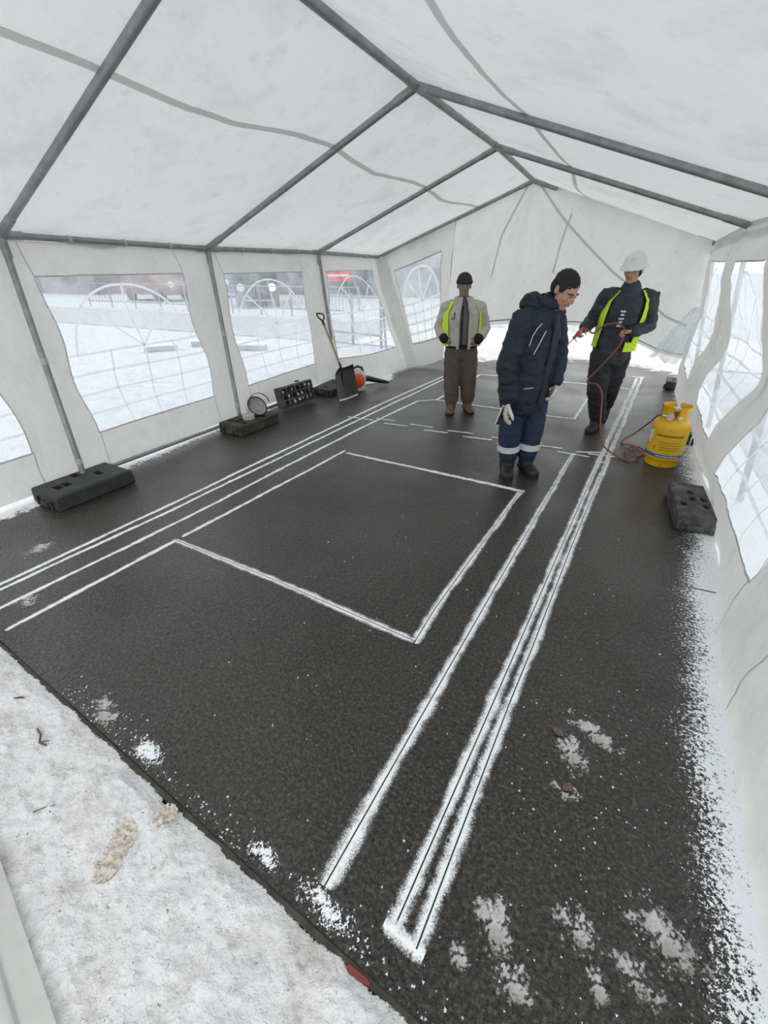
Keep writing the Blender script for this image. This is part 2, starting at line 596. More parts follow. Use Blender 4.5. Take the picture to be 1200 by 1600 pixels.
def smooth_interp(x, xs, ys):
    """Catmull-Rom through the knots"""
    if x <= xs[0]:
        return ys[0]
    if x >= xs[-1]:
        return ys[-1]
    i = int(np.searchsorted(xs, x)) - 1
    i = max(0, min(i, len(xs) - 2))
    h = xs[i + 1] - xs[i]
    t = (x - xs[i]) / h

    def m(j):
        if j == 0:
            return (ys[1] - ys[0]) / (xs[1] - xs[0])
        if j == len(xs) - 1:
            return (ys[-1] - ys[-2]) / (xs[-1] - xs[-2])
        return (ys[j + 1] - ys[j - 1]) / (xs[j + 1] - xs[j - 1])
    a, b = m(i) * h, m(i + 1) * h
    return ((2 * t**3 - 3 * t**2 + 1) * ys[i] + (t**3 - 2 * t**2 + t) * a
            + (-2 * t**3 + 3 * t**2) * ys[i + 1] + (t**3 - t**2) * b)


# ------------------------------------------------------------------ ground, floor
g = MB()
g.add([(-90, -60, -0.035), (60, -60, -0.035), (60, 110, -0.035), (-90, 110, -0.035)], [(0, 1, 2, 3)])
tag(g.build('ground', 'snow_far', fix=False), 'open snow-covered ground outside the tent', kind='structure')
g = MB()
g.box((-25, 12.0, -0.02), (70, 4.2, 0.02))
tag(g.build('road', 'road_slush'), 'grey slushy road crossing behind the tent', kind='structure')
g = MB()
g.box((-1.5, 12.0, -0.012), (9, 4.3, 0.02))
tag(g.build('packed_snow_road', 'packed_snow'), 'trodden beige snow on the road behind the tent end', kind='structure')


def kerb_y(x):
    return 0.569 - 0.0984 * (x + 2.492)


fl = MB()
top = [(-4.45, kerb_y(-4.45)), (1.35, kerb_y(1.35)), (1.35, 9.75), (-0.5, 9.85), (-2.2, 9.35), (-4.45, 9.2)]
n = len(top)
fl.add([(x, y, 0) for x, y in top] + [(x, y, -0.04) for x, y in top],
       [tuple(range(n))] + [(i, i + n, (i + 1) % n + n, (i + 1) % n) for i in range(n)])
floor = tag(fl.build('floor', 'asphalt'), 'dark wet coarse asphalt floor under the tent', kind='structure')


def dense(pts, step=0.02):
    pts = [Vector((p[0], p[1])) for p in pts]
    out = []
    for a, b in zip(pts[:-1], pts[1:]):
        k = max(1, int((b - a).length / step))
        out += [a + (b - a) * i / k for i in range(k)]
    out.append(pts[-1])
    return out


def marking(pts, w0, w1, z=0.0015, cut=False, seed=0.0):
    """sprayed line on the asphalt; w = full width incl. overspray"""
    P = dense(pts)
    n = len(P)
    vs, fs, uv = [], [], []
    L = 0
    cutv = []
    for i, p in enumerate(P):
        t = (P[min(i + 1, n - 1)] - P[max(i - 1, 0)]).normalized()
        u = Vector((-t.y, t.x))
        f = i / max(1, n - 1)
        w = (w0 + (w1 - w0) * f) * 0.94
        w *= 1 + 0.25 * fbm(p.x * 3 + seed, p.y * 3, seed)
        de = min((p - P[0]).length, (P[-1] - p).length) + .004
        if de < w / 2:
            w *= 0.35 + 0.65 * sqrt(max(0, 1 - (1 - de / (w / 2))**2))
        off = u * 0.006 * fbm(p.x * 2.2, p.y * 2.2 + seed, 3.3)
        q = p + off
        vs += [(q.x + u.x * w / 2, q.y + u.y * w / 2, z), (q.x - u.x * w / 2, q.y - u.y * w / 2, z)]
        uv += [(L, 1), (L, -1)]
        cutv += [(p.x + u.x * 0.0022, p.y + u.y * 0.0022, z + 0.0012), (p.x - u.x * 0.0022, p.y - u.y * 0.0022, z + 0.0012)]
        if i:
            L += (P[i] - P[i - 1]).length
            fs.append((2 * i - 2, 2 * i - 1, 2 * i + 1, 2 * i))
    me = bpy.data.meshes.new('marking_line')
    me.from_pydata(vs, [], fs)
    ul = me.uv_layers.new(name='UVMap')
    for lp in me.loops:
        ul.data[lp.index].uv = uv[lp.vertex_index]
    o = link('marking_line', me, 'sprayed_paint', floor)
    if cut:
        c = MB()
        c.add(cutv, fs)
        c.build('saw_cut', 'saw_cut', o, fix=False)
    return o


marking([(-3.02, 0.62), (-2.997, 0.813), (-2.926, 1.839), (-2.721, 5.373), (-2.543, 7.268)], .060, .075, seed=1)
marking([(-2.96, 0.60), (-2.942, 0.787), (-2.836, 1.883), (-2.609, 5.149), (-2.46, 7.041)], .055, .075, seed=2)
marking([(-2.775, 0.59), (-2.76, 0.698), (-2.626, 1.93), (-2.561, 3.027), (-2.475, 4.227), (-2.332, 5.629)], .055, .07, seed=3)
marking([(-2.545, 0.618), (-2.443, 1.64)], .06, .06, seed=4)
marking([(-2.443, 1.677), (-2.264, 3.592)], .06, .06, seed=5)
marking([(-2.468, 1.628), (-1.542, 1.577), (-0.588, 1.497)], .065, .075, cut=True, seed=6, z=0.0022)
marking([(-2.228, 3.54), (-1.245, 3.487), (-0.435, 3.436)], .07, .075, seed=7)
marking([(-0.466, 3.43), (-0.552, 2.299), (-0.59, 1.77), (-0.594, 1.485)], .065, .085, cut=True, seed=8)
marking([(-0.168, 4.52), (-0.311, 2.538), (-0.395, 1.263), (-0.446, 0.455)], .07, .095, cut=True, seed=9)
marking([(0.397, 8.522), (0.102, 4.81), (-0.07, 2.467), (-0.151, 1.326), (-0.214, 0.461)], .075, .080, cut=True, seed=10)
marking([(0.463, 8.553), (0.172, 4.844), (0.012, 2.791), (-0.058, 1.732), (-0.087, 1.358), (-0.14, 0.45)], .075, .078, cut=True, seed=11, z=0.0022)
marking([(-0.245, 0.462), (-0.115, 0.446)], .07, .07, seed=12, z=0.003)
marking([(0.31, 8.575), (0.51, 8.57)], .09, .09, seed=13, z=0.003)
marking([(-2.345, 5.615), (-2.131, 5.80), (-1.219, 5.753), (-0.679, 5.69), (-0.275, 5.696)], .07, .075, seed=14, z=0.0025)
marking([(-0.289, 5.68), (-0.201, 7.15)], .065, .075, seed=15)
marking([(-2.03, 7.678), (-1.742, 7.693), (-0.34, 7.682), (0.33, 7.62)], .09, .09, seed=16)
marking([(-2.116, 5.80), (-2.015, 7.69)], .075, .08, seed=17)
for i, (a, b_) in enumerate([((-2.843, 4.598), (-2.48, 4.598)), ((-2.48, 4.683), (-2.222, 4.693)), ((-2.309, 4.555), (-2.009, 4.578)),
                             ((-2.011, 4.657), (-1.721, 4.664)), ((-1.787, 4.531), (-1.503, 4.557)), ((-1.535, 4.627), (-1.234, 4.65)),
                             ((-1.317, 4.516), (-0.995, 4.536)), ((-1.033, 4.629), (-0.87, 4.634)), ((-0.562, 4.593), (-0.278, 4.607)),
                             ((-0.318, 4.49), (-0.018, 4.483)), ((-0.157, 4.567), (0.184, 4.693)), ((-0.043, 4.565), (0.2, 4.589)),
                             ((0.04, 4.387), (0.158, 4.391))]):
    marking([a, b_], .052, .048, z=0.003, seed=20 + i)
# faint red survey mark
rm = MB()
rm.add([(-2.86, 5.36, .001), (-2.72, 5.34, .001), (-2.71, 5.37, .001), (-2.85, 5.41, .001)], [(0, 1, 2, 3)])
simple('red_mark', (0.16, 0.05, 0.05), 0.8)
rm.build('survey_mark', 'red_mark', floor, fix=False)


# ------------------------------------------------------------------ snow inside and at the edges
class SheetMB(MB):
    def __init__(self):
        super().__init__()
        self.cover = []

    def join(self, o):
        self.add(o.v, o.f)
        self.cover += o.cover
        return self

    def build(self, name, mat, parent=None, smooth=True, fix=False):
        me = bpy.data.meshes.new(name)
        me.from_pydata(self.v, [], self.f)
        at = me.attributes.new('cover', 'FLOAT', 'POINT')
        at.data.foreach_set('value', self.cover)
        return link(name, me, mat, parent, smooth)


def sheet_mesh(x0, x1, y0, y1, res, maskf, hf, margin=0.8):
    """height field of lying snow; 'cover' > 0 = snow, the material crumbles the rim"""
    nx, ny = int((x1 - x0) / res) + 1, int((y1 - y0) / res) + 1
    b = SheetMB()
    idx = {}
    M = [[maskf(x0 + i * res, y0 + j * res) for j in range(ny)] for i in range(nx)]

    def vid(i, j):
        k = (i, j)
        if k not in idx:
            x, y = x0 + i * res, y0 + j * res
            idx[k] = len(b.v)
            mk = M[i][j]
            b.cover.append(mk)
            b.v.append((x, y, hf(x, y, mk) if mk > 0 else 0.0012))
        return idx[k]
    for i in range(nx - 1):
        for j in range(ny - 1):
            if max(M[i][j], M[i + 1][j], M[i + 1][j + 1], M[i][j + 1]) > -margin:
                b.f.append((vid(i, j), vid(i + 1, j), vid(i + 1, j + 1), vid(i, j + 1)))
    return b


# trodden snow in front of the asphalt (under the photographer)
def tread(x, y, cx, cy, ang, L=0.30, Wd=0.11):
    dx, dy = x - cx, y - cy
    u = dx * cos(ang) + dy * sin(ang)
    w = -dx * sin(ang) + dy * cos(ang)
    e = (u / (L / 2))**2 + (w / (Wd / 2 * (1 - 0.15 * (u / L))))**2
    if e > 1.15:
        return 0.0
    d = -0.012 if e < 1 else -0.004
    return d + 0.006 * sin(u * 190 + 3 * sin(w * 60)) * (1 if e < 1 else 0)


PRINTS = [] + 0 * [(-1.11, 0.235, 1.2), (-1.08, 0.375, 1.1), (-0.82, 0.20, 1.0), (-0.62, 0.22, 1.3), (-0.45, 0.10, 1.2), (-1.75, 0.30, 0.5), (-0.30, 0.24, 1.4)]


def near_h(x, y, mk):
    e = min(1.0, mk * 0.5)
    h = 0.006 + 0.024 * e + 0.018 * fbm(x * 4, y * 4, 0.3) * e + 0.015 * fbm(x * 14, y * 14, 2.3) * e + 0.010 * abs(fbm(x * 33, y * 33, 5.3)) * e + 0.004 * fbm(x * 80, y * 80, 1.3) * e
    for cx, cy, an in PRINTS:
        if abs(x - cx) < .2 and abs(y - cy) < .2:
            h += tread(x, y, cx, cy, an)
    return max(h, 0.002)


def near_mask(x, y):
    return (kerb_y(x) - 0.020 - y + 0.012 * fbm(x * 9, y * 9, 4.4)) / 0.022


nb = sheet_mesh(-2.9, 0.35, -0.30, 0.66, 0.0095, near_mask, near_h)
near = nb.build('trodden_snow', 'snow_near', smooth=True)
tag(near, 'dirty trodden snow with boot prints along the asphalt edge', 'snow', kind='stuff')
nb = sheet_mesh(-6.0, -2.9, -1.5, 0.9, 0.06, near_mask, near_h)
fb_ = sheet_mesh(-2.9, 3.0, -2.5, -0.25, 0.06, lambda x, y: 1, near_h)
nb.join(fb_)
tag(nb.build('snow_field', 'snow_near', smooth=True, fix=False), 'snow field around the front of the tent', 'snow', kind='stuff')
# brown boot prints pressed into the snow
simple('print_dirt', (0.68, 0.61, 0.53), 0.8, var=(90, (0.42, 0.33, 0.26), 0.48, 0.64), bmp=(90, 0.6, 0.01))
def boot_print(label, cx, cy, ang, L_, W_):
    def mk(x, y):
        u = x * cos(ang) + y * sin(ang)
        w = -x * sin(ang) + y * cos(ang)
        w2 = W_ / 2 * (1 - .18 * cos(2 * pi * u / L_)) if abs(u) < L_ / 2 else W_ / 2
        lug = sin(u * 2 * pi / (L_ / 6.5) + 55 * abs(w)) + .5 * sin(w * 2 * pi / (W_ / 2.4))
        e = 1 - (u / (L_ / 2))**2 - (w / w2)**2
        return min(e * 3, lug + .45 + .9 * fbm(x * 45, y * 45, cx))
    b_ = sheet_mesh(-.17, .17, -.17, .17, .004, mk, lambda x, y, m: 0, margin=0.0)
    b_.v = [(x, y, near_h(x + cx, y + cy, 3.0) + .003 + .0035 * min(1, max(0, c_))) for (x, y, z), c_ in zip(b_.v, b_.cover)]
    o = b_.build('boot_print', 'print_dirt')
    o.location = (cx, cy, 0)
    return tag(o, label, 'boot print', 'boot prints in the trodden snow')


boot_print('clear brown boot print with lug pattern in the snow', -1.085, .225, 1.95, .17, .085)
boot_print('faint brown heel mark between the clear boot print and edging', -1.03, .37, 1.0, .07, .07)
# timber edging strip
kb = MB()
kv = []
K = 60
for i in range(K + 1):
    x = -4.45 + 5.8 * i / K
    y = kerb_y(x)
    wob = 0.004 * fbm(x * 3, 0, 1)
    for dy, z in ((-0.024, -0.03), (-0.022, 0.003 + wob), (-0.006, 0.004 + wob), (-0.002, 0.001), (0.0, -0.03)):
        kv.append((x, y + dy + wob, z))
kf = [(i * 5 + k, (i + 1) * 5 + k, (i + 1) * 5 + k + 1, i * 5 + k + 1) for i in range(K) for k in range(4)]
kb.add(kv, kf)
tag(kb.build('kerb', 'kerb_wood', fix=False), 'narrow dark edging strip between the snow and asphalt', kind='structure')
# scrap of red tape on the edging
tp = MB()
tp.add([(-0.295, kerb_y(-.295) - .027, .0085), (-0.245, kerb_y(-.245) - .024, .010), (-0.24, kerb_y(-.24) - .010, .009), (-0.29, kerb_y(-.29) - .012, .0095),
        (-0.222, kerb_y(-.222) - .018, .0085), (-0.224, kerb_y(-.224) - .011, .009)], [(0, 1, 2, 3), (1, 4, 5, 2)])
tpo = tp.build('tape_scrap', 'tape_red', fix=False)
sm = tpo.modifiers.new('thick', 'SOLIDIFY')
sm.thickness = 0.002
tag(tpo, 'scrap of red tape stuck on the dark edging strip', 'tape')


# powder snow along the right wall
def right_edge(y):
    return interp(y, [0, .7, 1.0, 1.65, 2.4, 3.0, 3.6, 4.6, 6, 8], [.60, .60, .60, .62, .66, .72, .80, .80, .88, .9])


def right_mask(x, y):
    d = x - right_edge(y)
    return d * 9.0 + 0.35 * fbm(x * 7, y * 5, 3.7) - 0.05


rb = sheet_mesh(0.36, 1.35, 0.25, 2.6, 0.012, right_mask, lambda x, y, m: 0.0015 + min(m, 2.0) * 0.005, 1.6)
r2 = sheet_mesh(0.46, 1.35, 2.6, 8.4, 0.025, right_mask, lambda x, y, m: 0.0015 + min(m, 2.0) * 0.005, 1.6)
rb.join(r2)
tag(rb.build('powder_snow', 'snow_clean', smooth=True, fix=False), 'powder snow blown in along the right tent wall', 'snow', kind='stuff')


def left_mask(x, y):
    e = interp(y, [0, 1.2, 2.5, 4, 5, 6, 6.6, 7.2, 9], [-3.80, -3.84, -3.88, -3.93, -3.95, -3.62, -3.18, -3.45, -3.6])
    return (e - x) * 8 + 0.4 * fbm(x * 16, y * 9, 0.2)


lb = sheet_mesh(-4.6, -3.2, 0.55, 8.6, 0.028, left_mask, lambda x, y, m: 0.002 + min(m, 1.5) * 0.014)
tag(lb.build('snow_strip', 'snow_drift', smooth=True), 'strip of snow lying under the left tent wall', 'snow', kind='stuff')


def far_mask(x, y):
    e = interp(x, [-4.5, -3.3, -2.2, -1, 0, .6, 1.3], [8.6, 8.9, 8.9, 9.7, 9.75, 9.3, 8.7])
    return (y - e) * 2.2 + 0.8 * fbm(x * 3.2, y * 8, 0.9)


fb2 = sheet_mesh(-4.5, 1.35, 8.0, 10.4, 0.03, far_mask, lambda x, y, m: 0.002 + min(m, 1.5) * 0.012)
tag(fb2.build('drifted_snow', 'packed_drift', smooth=True), 'thin ragged snow at the far end of the asphalt', 'snow', kind='stuff')

# snow bank behind the tent
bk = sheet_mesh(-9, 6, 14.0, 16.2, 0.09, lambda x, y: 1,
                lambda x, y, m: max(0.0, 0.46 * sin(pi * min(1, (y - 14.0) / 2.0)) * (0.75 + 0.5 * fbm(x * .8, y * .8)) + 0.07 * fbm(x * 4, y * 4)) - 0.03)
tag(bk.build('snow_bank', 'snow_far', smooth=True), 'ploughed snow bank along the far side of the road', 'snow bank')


# slush foot marks on the asphalt
def slush(name, label, cx, cy, rx, ry, ang, thr, seed, mat='slush', h=0.007, res=0.007):
    def mk(x, y):
        u = x * cos(ang) + y * sin(ang)
        w = -x * sin(ang) + y * cos(ang)
        d = (u / rx)**2 + (w / ry)**2
        return (1 - d) * 1.1 + 0.6 * fbm(x * 22 + seed, y * 22, seed) + 0.3 * fbm(x * 60 + seed, y * 60, seed) - thr - 0.48
    R_ = max(rx, ry) * 1.6
    b = sheet_mesh(-R_, R_, -R_, R_, res, mk, lambda x, y, m: 0.0012 + min(m, 1.0) * h + 0.0015 * fbm(x * 90, y * 90))
    o = b.build(name, mat, smooth=True)
    o.location = (cx, cy, 0)
    return tag(o, label, 'slush mark', 'slush marks on the asphalt')


slush('slush_patch', 'large crumpled slush patch beside a brown leaf on the right asphalt', 0.175, 1.235, .085, .055, 1.9, .15, 1.1)
slush('slush_patch', 'loose icy slush smear trailing right from the large patch', 0.245, 1.36, .12, .05, -.45, .38, 2.3)
slush('slush_patch', 'small brownish leafy slush mark below the large crumpled patch', 0.165, 1.07, .075, .04, .3, .45, 3.7)
slush('slush_patch', 'bright oval slush print right of the double line end', 0.035, 0.60, .055, .075, .5, .15, 4.2)
slush('slush_patch', 'faint ring-like slush print between two brighter prints', 0.245, 0.69, .08, .075, .4, .62, 5.9)
slush('slush_patch', 'large ribbed slush boot print near the right wall', 0.47, 0.785, .10, .075, -.3, .25, 6.4)
slush('slush_patch', 'sparse streaky slush print below the ribbed boot print', 0.40, 0.655, .10, .06, -.4, .6, 7.7)
slush('slush_patch', 'narrow pale slush clump near the bottom right', 0.31, 0.60, .025, .045, .3, .3, 8.8)
slush('slush_patch', 'broken slush crumbs beside the edging at the bottom', 0.11, 0.505, .06, .055, .2, .45, 9.3)
slush('slush_patch', 'small round grey ice disc beside the double line end', -0.03, 0.492, .03, .03, 0, .1, 10.4)
slush('slush_patch', 'pale beige frozen patch left of the left line pair', -3.2, 1.14, .07, .13, -.1, .35, 11.6, res=.01)
slush('slush_patch', 'brownish frozen patch between the left lines', -2.70, 0.80, .10, .07, .6, .6, 12.2, res=.01)
slush('slush_patch', 'feathery snow spill over the edging at the far left', -1.62, 0.545, .11, .05, -.3, .35, 13.5)
slush('slush_patch', 'bright fluffy snow spill over the edging, right of the feathery one', -1.30, 0.505, .10, .045, -.2, .25, 14.1, 'snow_clean')
slush('slush_patch', 'snow spill by the edging left of the single line end', -0.66, 0.435, .08, .035, -.1, .35, 15.6, 'snow_clean')
slush('slush_patch', 'scattered snow crumbs between the single and double line ends', -0.42, 0.415, .13, .045, -.1, .42, 16.3, 'snow_clean')

# loose crumbs
cr = MB()
rng = random.Random(3)
for i in range(480):
    t = rng.random()
    if t < 0.5:
        x = rng.uniform(-1.9, 0.25)
        y = kerb_y(x) + abs(rng.gauss(0, 0.05)) + .005
    elif t < 0.8:
        x, y = rng.gauss(0.28, .22), rng.gauss(0.85, .35)
    else:
        x, y = rng.uniform(-1.5, .6), rng.uniform(.5, 3)
    if y < kerb_y(x):
        continue
    s = rng.uniform(.0015, .0055) * (1.5 if rng.random() < .06 else 1)
    a = rng.uniform(0, 6)
    cr.add([(x + s * cos(a), y + s * sin(a), 0), (x + s * cos(a + 2), y + s * sin(a + 2), 0), (x + s * cos(a + 4), y + s * sin(a + 4), 0), (x, y, s * .9)],
           [(0, 1, 3), (1, 2, 3), (2, 0, 3)])
tag(cr.build('snow_crumbs', 'snow_crumb', fix=False), 'loose snow crumbs scattered on the asphalt', 'snow', kind='stuff')

# leaf and twigs
def leaf(name, label, x, y, s, ang, z=0.003):
    b = MB()
    pts = [(0, -.5), (.22, -.3), (.34, 0), (.24, .3), (0, .55), (-.24, .3), (-.34, 0), (-.22, -.3)]
    vs = [(px * s, py * s, 0.004 + 0.05 * s * sin(px * 8) * .4 + abs(px) * .1 * s) for px, py in pts] + [(0, 0, .003)]
    b.add(vs, [(i, (i + 1) % 8, 8) for i in range(8)])
    o = b.build(name, 'leaf_brown', fix=False)
    md = o.modifiers.new('thick', 'SOLIDIFY')
    md.thickness = 0.001
    o.location = (x, y, z)
    o.rotation_euler = (0, 0, ang)
    st = MB()
    st.tube([(0, -.5 * s, .004), (0.02 * s, -.85 * s, .006)], .0008, seg=5)
    st.build('leaf_stem', 'twig_brown', o)
    return tag(o, label, 'leaf')


leaf('dead_leaf', 'reddish brown dead leaf at the edge of the large slush patch', 0.118, 1.30, .05, 1.1)
leaf('dead_leaf', 'brown dead leaf in the small slush mark', 0.175, 1.085, .042, -.6, .008)


def twig(label, pts, r):
    b = MB()
    b.tube(pts, r, seg=6)
    o = b.build('twig', 'twig_brown', smooth=True)
    side = MB()
    p = Vector(pts[len(pts) // 2])
    side.tube([p, p + Vector((.03, .02, .006))], r * .6, seg=5)
    side.build('side_shoot', 'twig_brown', o)
    return tag(o, label, 'twig')


twig('short curled twig on the snow near the asphalt edge', [(-1.76, .36, .03), (-1.72, .352, .034), (-1.69, .33, .032), (-1.66, .335, .03)], .004)
twig('dark twig lying on the snow at the left picture edge', [(-2.06, .36, .03), (-2.0, .40, .034), (-1.97, .42, .03)], .003)
twig('thin bent grass stalk on the snow left of the boot print', [(-1.46, .10, .028), (-1.45, .16, .034), (-1.42, .20, .034), (-1.36, .20, .03)], .002)

# ------------------------------------------------------------------ tent frame
EL = {0: (-4.11, 0.0, 1.86), 2: (-4.11, 2.07, 1.86), 4: (-4.11, 4.0, 1.82), 6: (-4.11, 6.08, 1.82), 8: (-4.13, 8.0, 1.78)}
RG = {0: (-1.78, 0.0, 2.82), 2: (-1.76, 2.0, 2.82), 4: (-1.74, 4.0, 2.80), 6: (-1.63, 6.0, 2.76), 8: (-1.60, 8.0, 2.70)}
ER = {0: (0.90, 0.0, 1.92), 2: (0.90, 2.0, 1.92), 4: (0.90, 4.0, 1.93), 6: (0.885, 6.0, 1.95), 8: (0.86, 8.0, 1.86)}
PB = {0: (-3.95, 0.0), 2: (-3.85, 1.90), 4: (-3.86, 3.80), 6: (-3.95, 6.12), 8: (-4.0, 8.05)}
frame = tag(empty('tent_frame', (0, 0, 0)), 'grey galvanised tube frame carrying the white marquee', 'tent frame')


def pole(name, a, b_, r, sleeve=True):
    m_ = MB()
    a, b_ = Vector(a), Vector(b_)
    m_.tube([a, b_], r, seg=14, cap='flat')
    o = m_.build(name, 'galvanised', frame, smooth=True)
    return o


def lerp(a, b_, t):
    return Vector(a).lerp(Vector(b_), t)


for k in (0, 2, 4, 6, 8):
    for E_, s in ((EL, -1), (ER, 1)):
        if k == 2 and s > 0:
            continue        # this bay has no rafter on the right slope
        pole('rafter', E_[k], RG[k], .026)
        # elbow sleeves at both ends of the rafter
        c_ = MB()
        d_ = lerp(E_[k], RG[k], .09)
        c_.tube([E_[k], d_], .031, seg=14)
        c_.tube([E_[k], Vector(E_[k]) + Vector((0, .14 if k < 8 else -.14, 0))], .030, seg=14)
        c_.tube([E_[k], Vector(E_[k]) + Vector((0, 0, -.13))], .029, seg=14)
        if 0 < k < 8:
            c_.tube([E_[k], Vector(E_[k]) + Vector((0, -.14, 0))], .030, seg=14)
        c_.build('corner_connector', 'galvanised', frame, smooth=True)
    c_ = MB()
    for E_ in ((EL,) if k == 2 else (EL, ER)):
        c_.tube([RG[k], lerp(RG[k], E_[k], .07)], .031, seg=14)
    c_.tube([Vector(RG[k]) + Vector((0, -.14 if k else 0, 0)), Vector(RG[k]) + Vector((0, .14 if k < 8 else 0, 0))], .031, seg=14)
    c_.build('ridge_connector', 'galvanised', frame, smooth=True)
    # left legs with a joint sleeve
    bx, by = PB[k]
    z0 = 0.10 if k in (2, 4, 6) else 0.0
    pole('post', EL[k], (bx, by, z0), .023)
    for t in (.48, .93):
        q = lerp(EL[k], (bx, by, z0), t)
        j = MB()
        dd = (Vector((bx, by, z0)) - Vector(EL[k])).normalized()
        j.tube([q - dd * .025, q + dd * .025], .027, seg=14, cap='flat')
        j.build('joint_sleeve', 'grey_plastic', frame, smooth=True)
    pole('post', ER[k], (1.12, ER[k][1], 0.0), .023)
for a in (0, 2, 4, 6):
    pole('eave_pole', EL[a], EL[a + 2], .024)
    pole('eave_pole', ER[a], ER[a + 2], .024)
    pole('ridge_pole', RG[a], RG[a + 2], .028)
for a, b_ in (((-3.82, 1.95, .105), (-3.86, 3.82, .06)), ((-3.86, 3.85, .06), (-3.95, 6.1, .03))):
    pole('ground_rail', a, b_, .019)
for t in (.25, .5, .75):     # little eyelet ties along the left eave
    for a in (2, 4, 6):
        q = lerp(EL[a], EL[a + 2], t)
        j = MB()
        j.tube([q + Vector((0, -.012, 0)), q + Vector((0, .012, 0))], .029, seg=12, cap='flat')
        j.build('tie_clip', 'grey_plastic', frame, smooth=True)

# ------------------------------------------------------------------ roof skin
YK = [-0.4, 0, 2, 4, 6, 8, 8.2]


def node(D, y):
    ks = [0, 2, 4, 6, 8]
    ys = [D[k][1] for k in ks]
    return Vector(tuple(interp(y, ys, [D[k][i] for k in ks]) for i in (0, 2)))  # (x, z)


def roof_pt(side, s, y):
    """s = 0 ridge .. 1 eave"""
    R_, E_ = node(RG, y), node(EL if side < 0 else ER, y)
    x, z = R_[0] + (E_[0] - R_[0]) * s, R_[1] + (E_[1] - R_[1]) * s
    fr_ = (y / 2.0) % 1.0
    bay = sin(pi * fr_)
    z += 0.034 + 0.012 * bay * 0 - 0.045 * bay * sin(pi * min(1, s * 1.0)) + 0.006 * fbm(x * 1.3, y * 1.3, 2)
    z += 0.012 * bay * fbm(s * 3, y * 2.2, side * 4) * sin(pi * min(1, s))
    if s > 1:
        z -= (s - 1) * 0.75
        x -= side * (s - 1) * 0.6
    return Vector((x, y, z))


ceil = tag(empty('ceiling'), 'white translucent tarpaulin roof of the marquee', kind='structure')
for side in (-1, 1):
    b = MB()
    ns, ny = 26, 150
    vs, fs = [], []
    for j in range(ny + 1):
        y = 0.02 + 8.13 * j / ny
        for i in range(ns + 1):
            vs.append(roof_pt(side, 1.035 * i / ns, y))
    for j in range(ny):
        for i in range(ns):
            a = j * (ns + 1) + i
            fs.append((a, a + 1, a + ns + 2, a + ns + 1))
    b.add(vs, fs)
    b.build('roof_slope', 'roof_fabric', ceil, smooth=True, fix=False)
    # welded seam half way down the slope
    b = MB()
    vs, fs = [], []
    for j in range(ny + 1):
        y = 0.04 + 8.08 * j / ny
        s0 = (0.335 if side < 0 else 0.31) + 0.012 * sin(y * 1.4 + side) + 0.012 * fbm(y * 0.9, side, 7) + (.012 * sin(pi * y / 1.0) if side < 0 else 0)
        for ds in (-0.0095, 0.0095):
            q = roof_pt(side, s0 + ds, y)
            q.z -= 0.004
            vs.append(q)
        if j:
            fs.append((2 * j - 2, 2 * j - 1, 2 * j + 1, 2 * j))
    b.add(vs, fs)
    b.build('roof_seam', 'band_fabric', ceil, fix=False)


# ------------------------------------------------------------------ tent walls
def wall_normal(fn, s, t, inward):
    e = 1e-3
    a = fn(s + e, t) - fn(s - e, t)
    b_ = fn(s, t + e) - fn(s, t - e)
    n_ = a.cross(b_)
    n_.normalize()
    if n_.dot(Vector(inward)) < 0:
        n_ = -n_
    return n_


def grid_panel(fn, ss, ts, hole=None):
    b = MB()
    vs, fs = [], []
    for t in ts:
        for s in ss:
            vs.append(fn(s, t))
    n_ = len(ss)
    for j in range(len(ts) - 1):
        for i in range(n_ - 1):
            if hole:
                sm, tm = (ss[i] + ss[i + 1]) / 2, (ts[j] + ts[j + 1]) / 2
                if hole[0] < sm < hole[1] and hole[2] < tm < hole[3]:
                    continue
            a = j * n_ + i
            fs.append((a, a + 1, a + n_ + 1, a + n_))
    b.add(vs, fs)
    return b


def knots(a, b_, step, extra=()):
    ks = sorted(set([a, b_] + [e for e in extra if a < e < b_]))
    out = []
    for u, v in zip(ks[:-1], ks[1:]):
        k = max(1, int(round((v - u) / step)))
        out += [u + (v - u) * i / k for i in range(k)]
    out.append(b_)
    return out


def ribbon(fn, path, w, off, inward, mb):
    """flat strip of width w following a path drawn in the wall's own (s, t) coordinates"""
    P = dense(path, 0.025)
    n_ = len(P)
    vs, fs = [], []
    for i, p_ in enumerate(P):
        t = (P[min(i + 1, n_ - 1)] - P[max(i - 1, 0)]).normalized()
        u = Vector((-t.y, t.x)) * w / 2
        for k in (1, -1):
            s_, t_ = p_.x + u.x * k, p_.y + u.y * k
            vs.append(fn(s_, t_) + wall_normal(fn, s_, t_, inward) * off)
        if i:
            fs.append((2 * i - 2, 2 * i - 1, 2 * i + 1, 2 * i))
    mb.add(vs, fs)


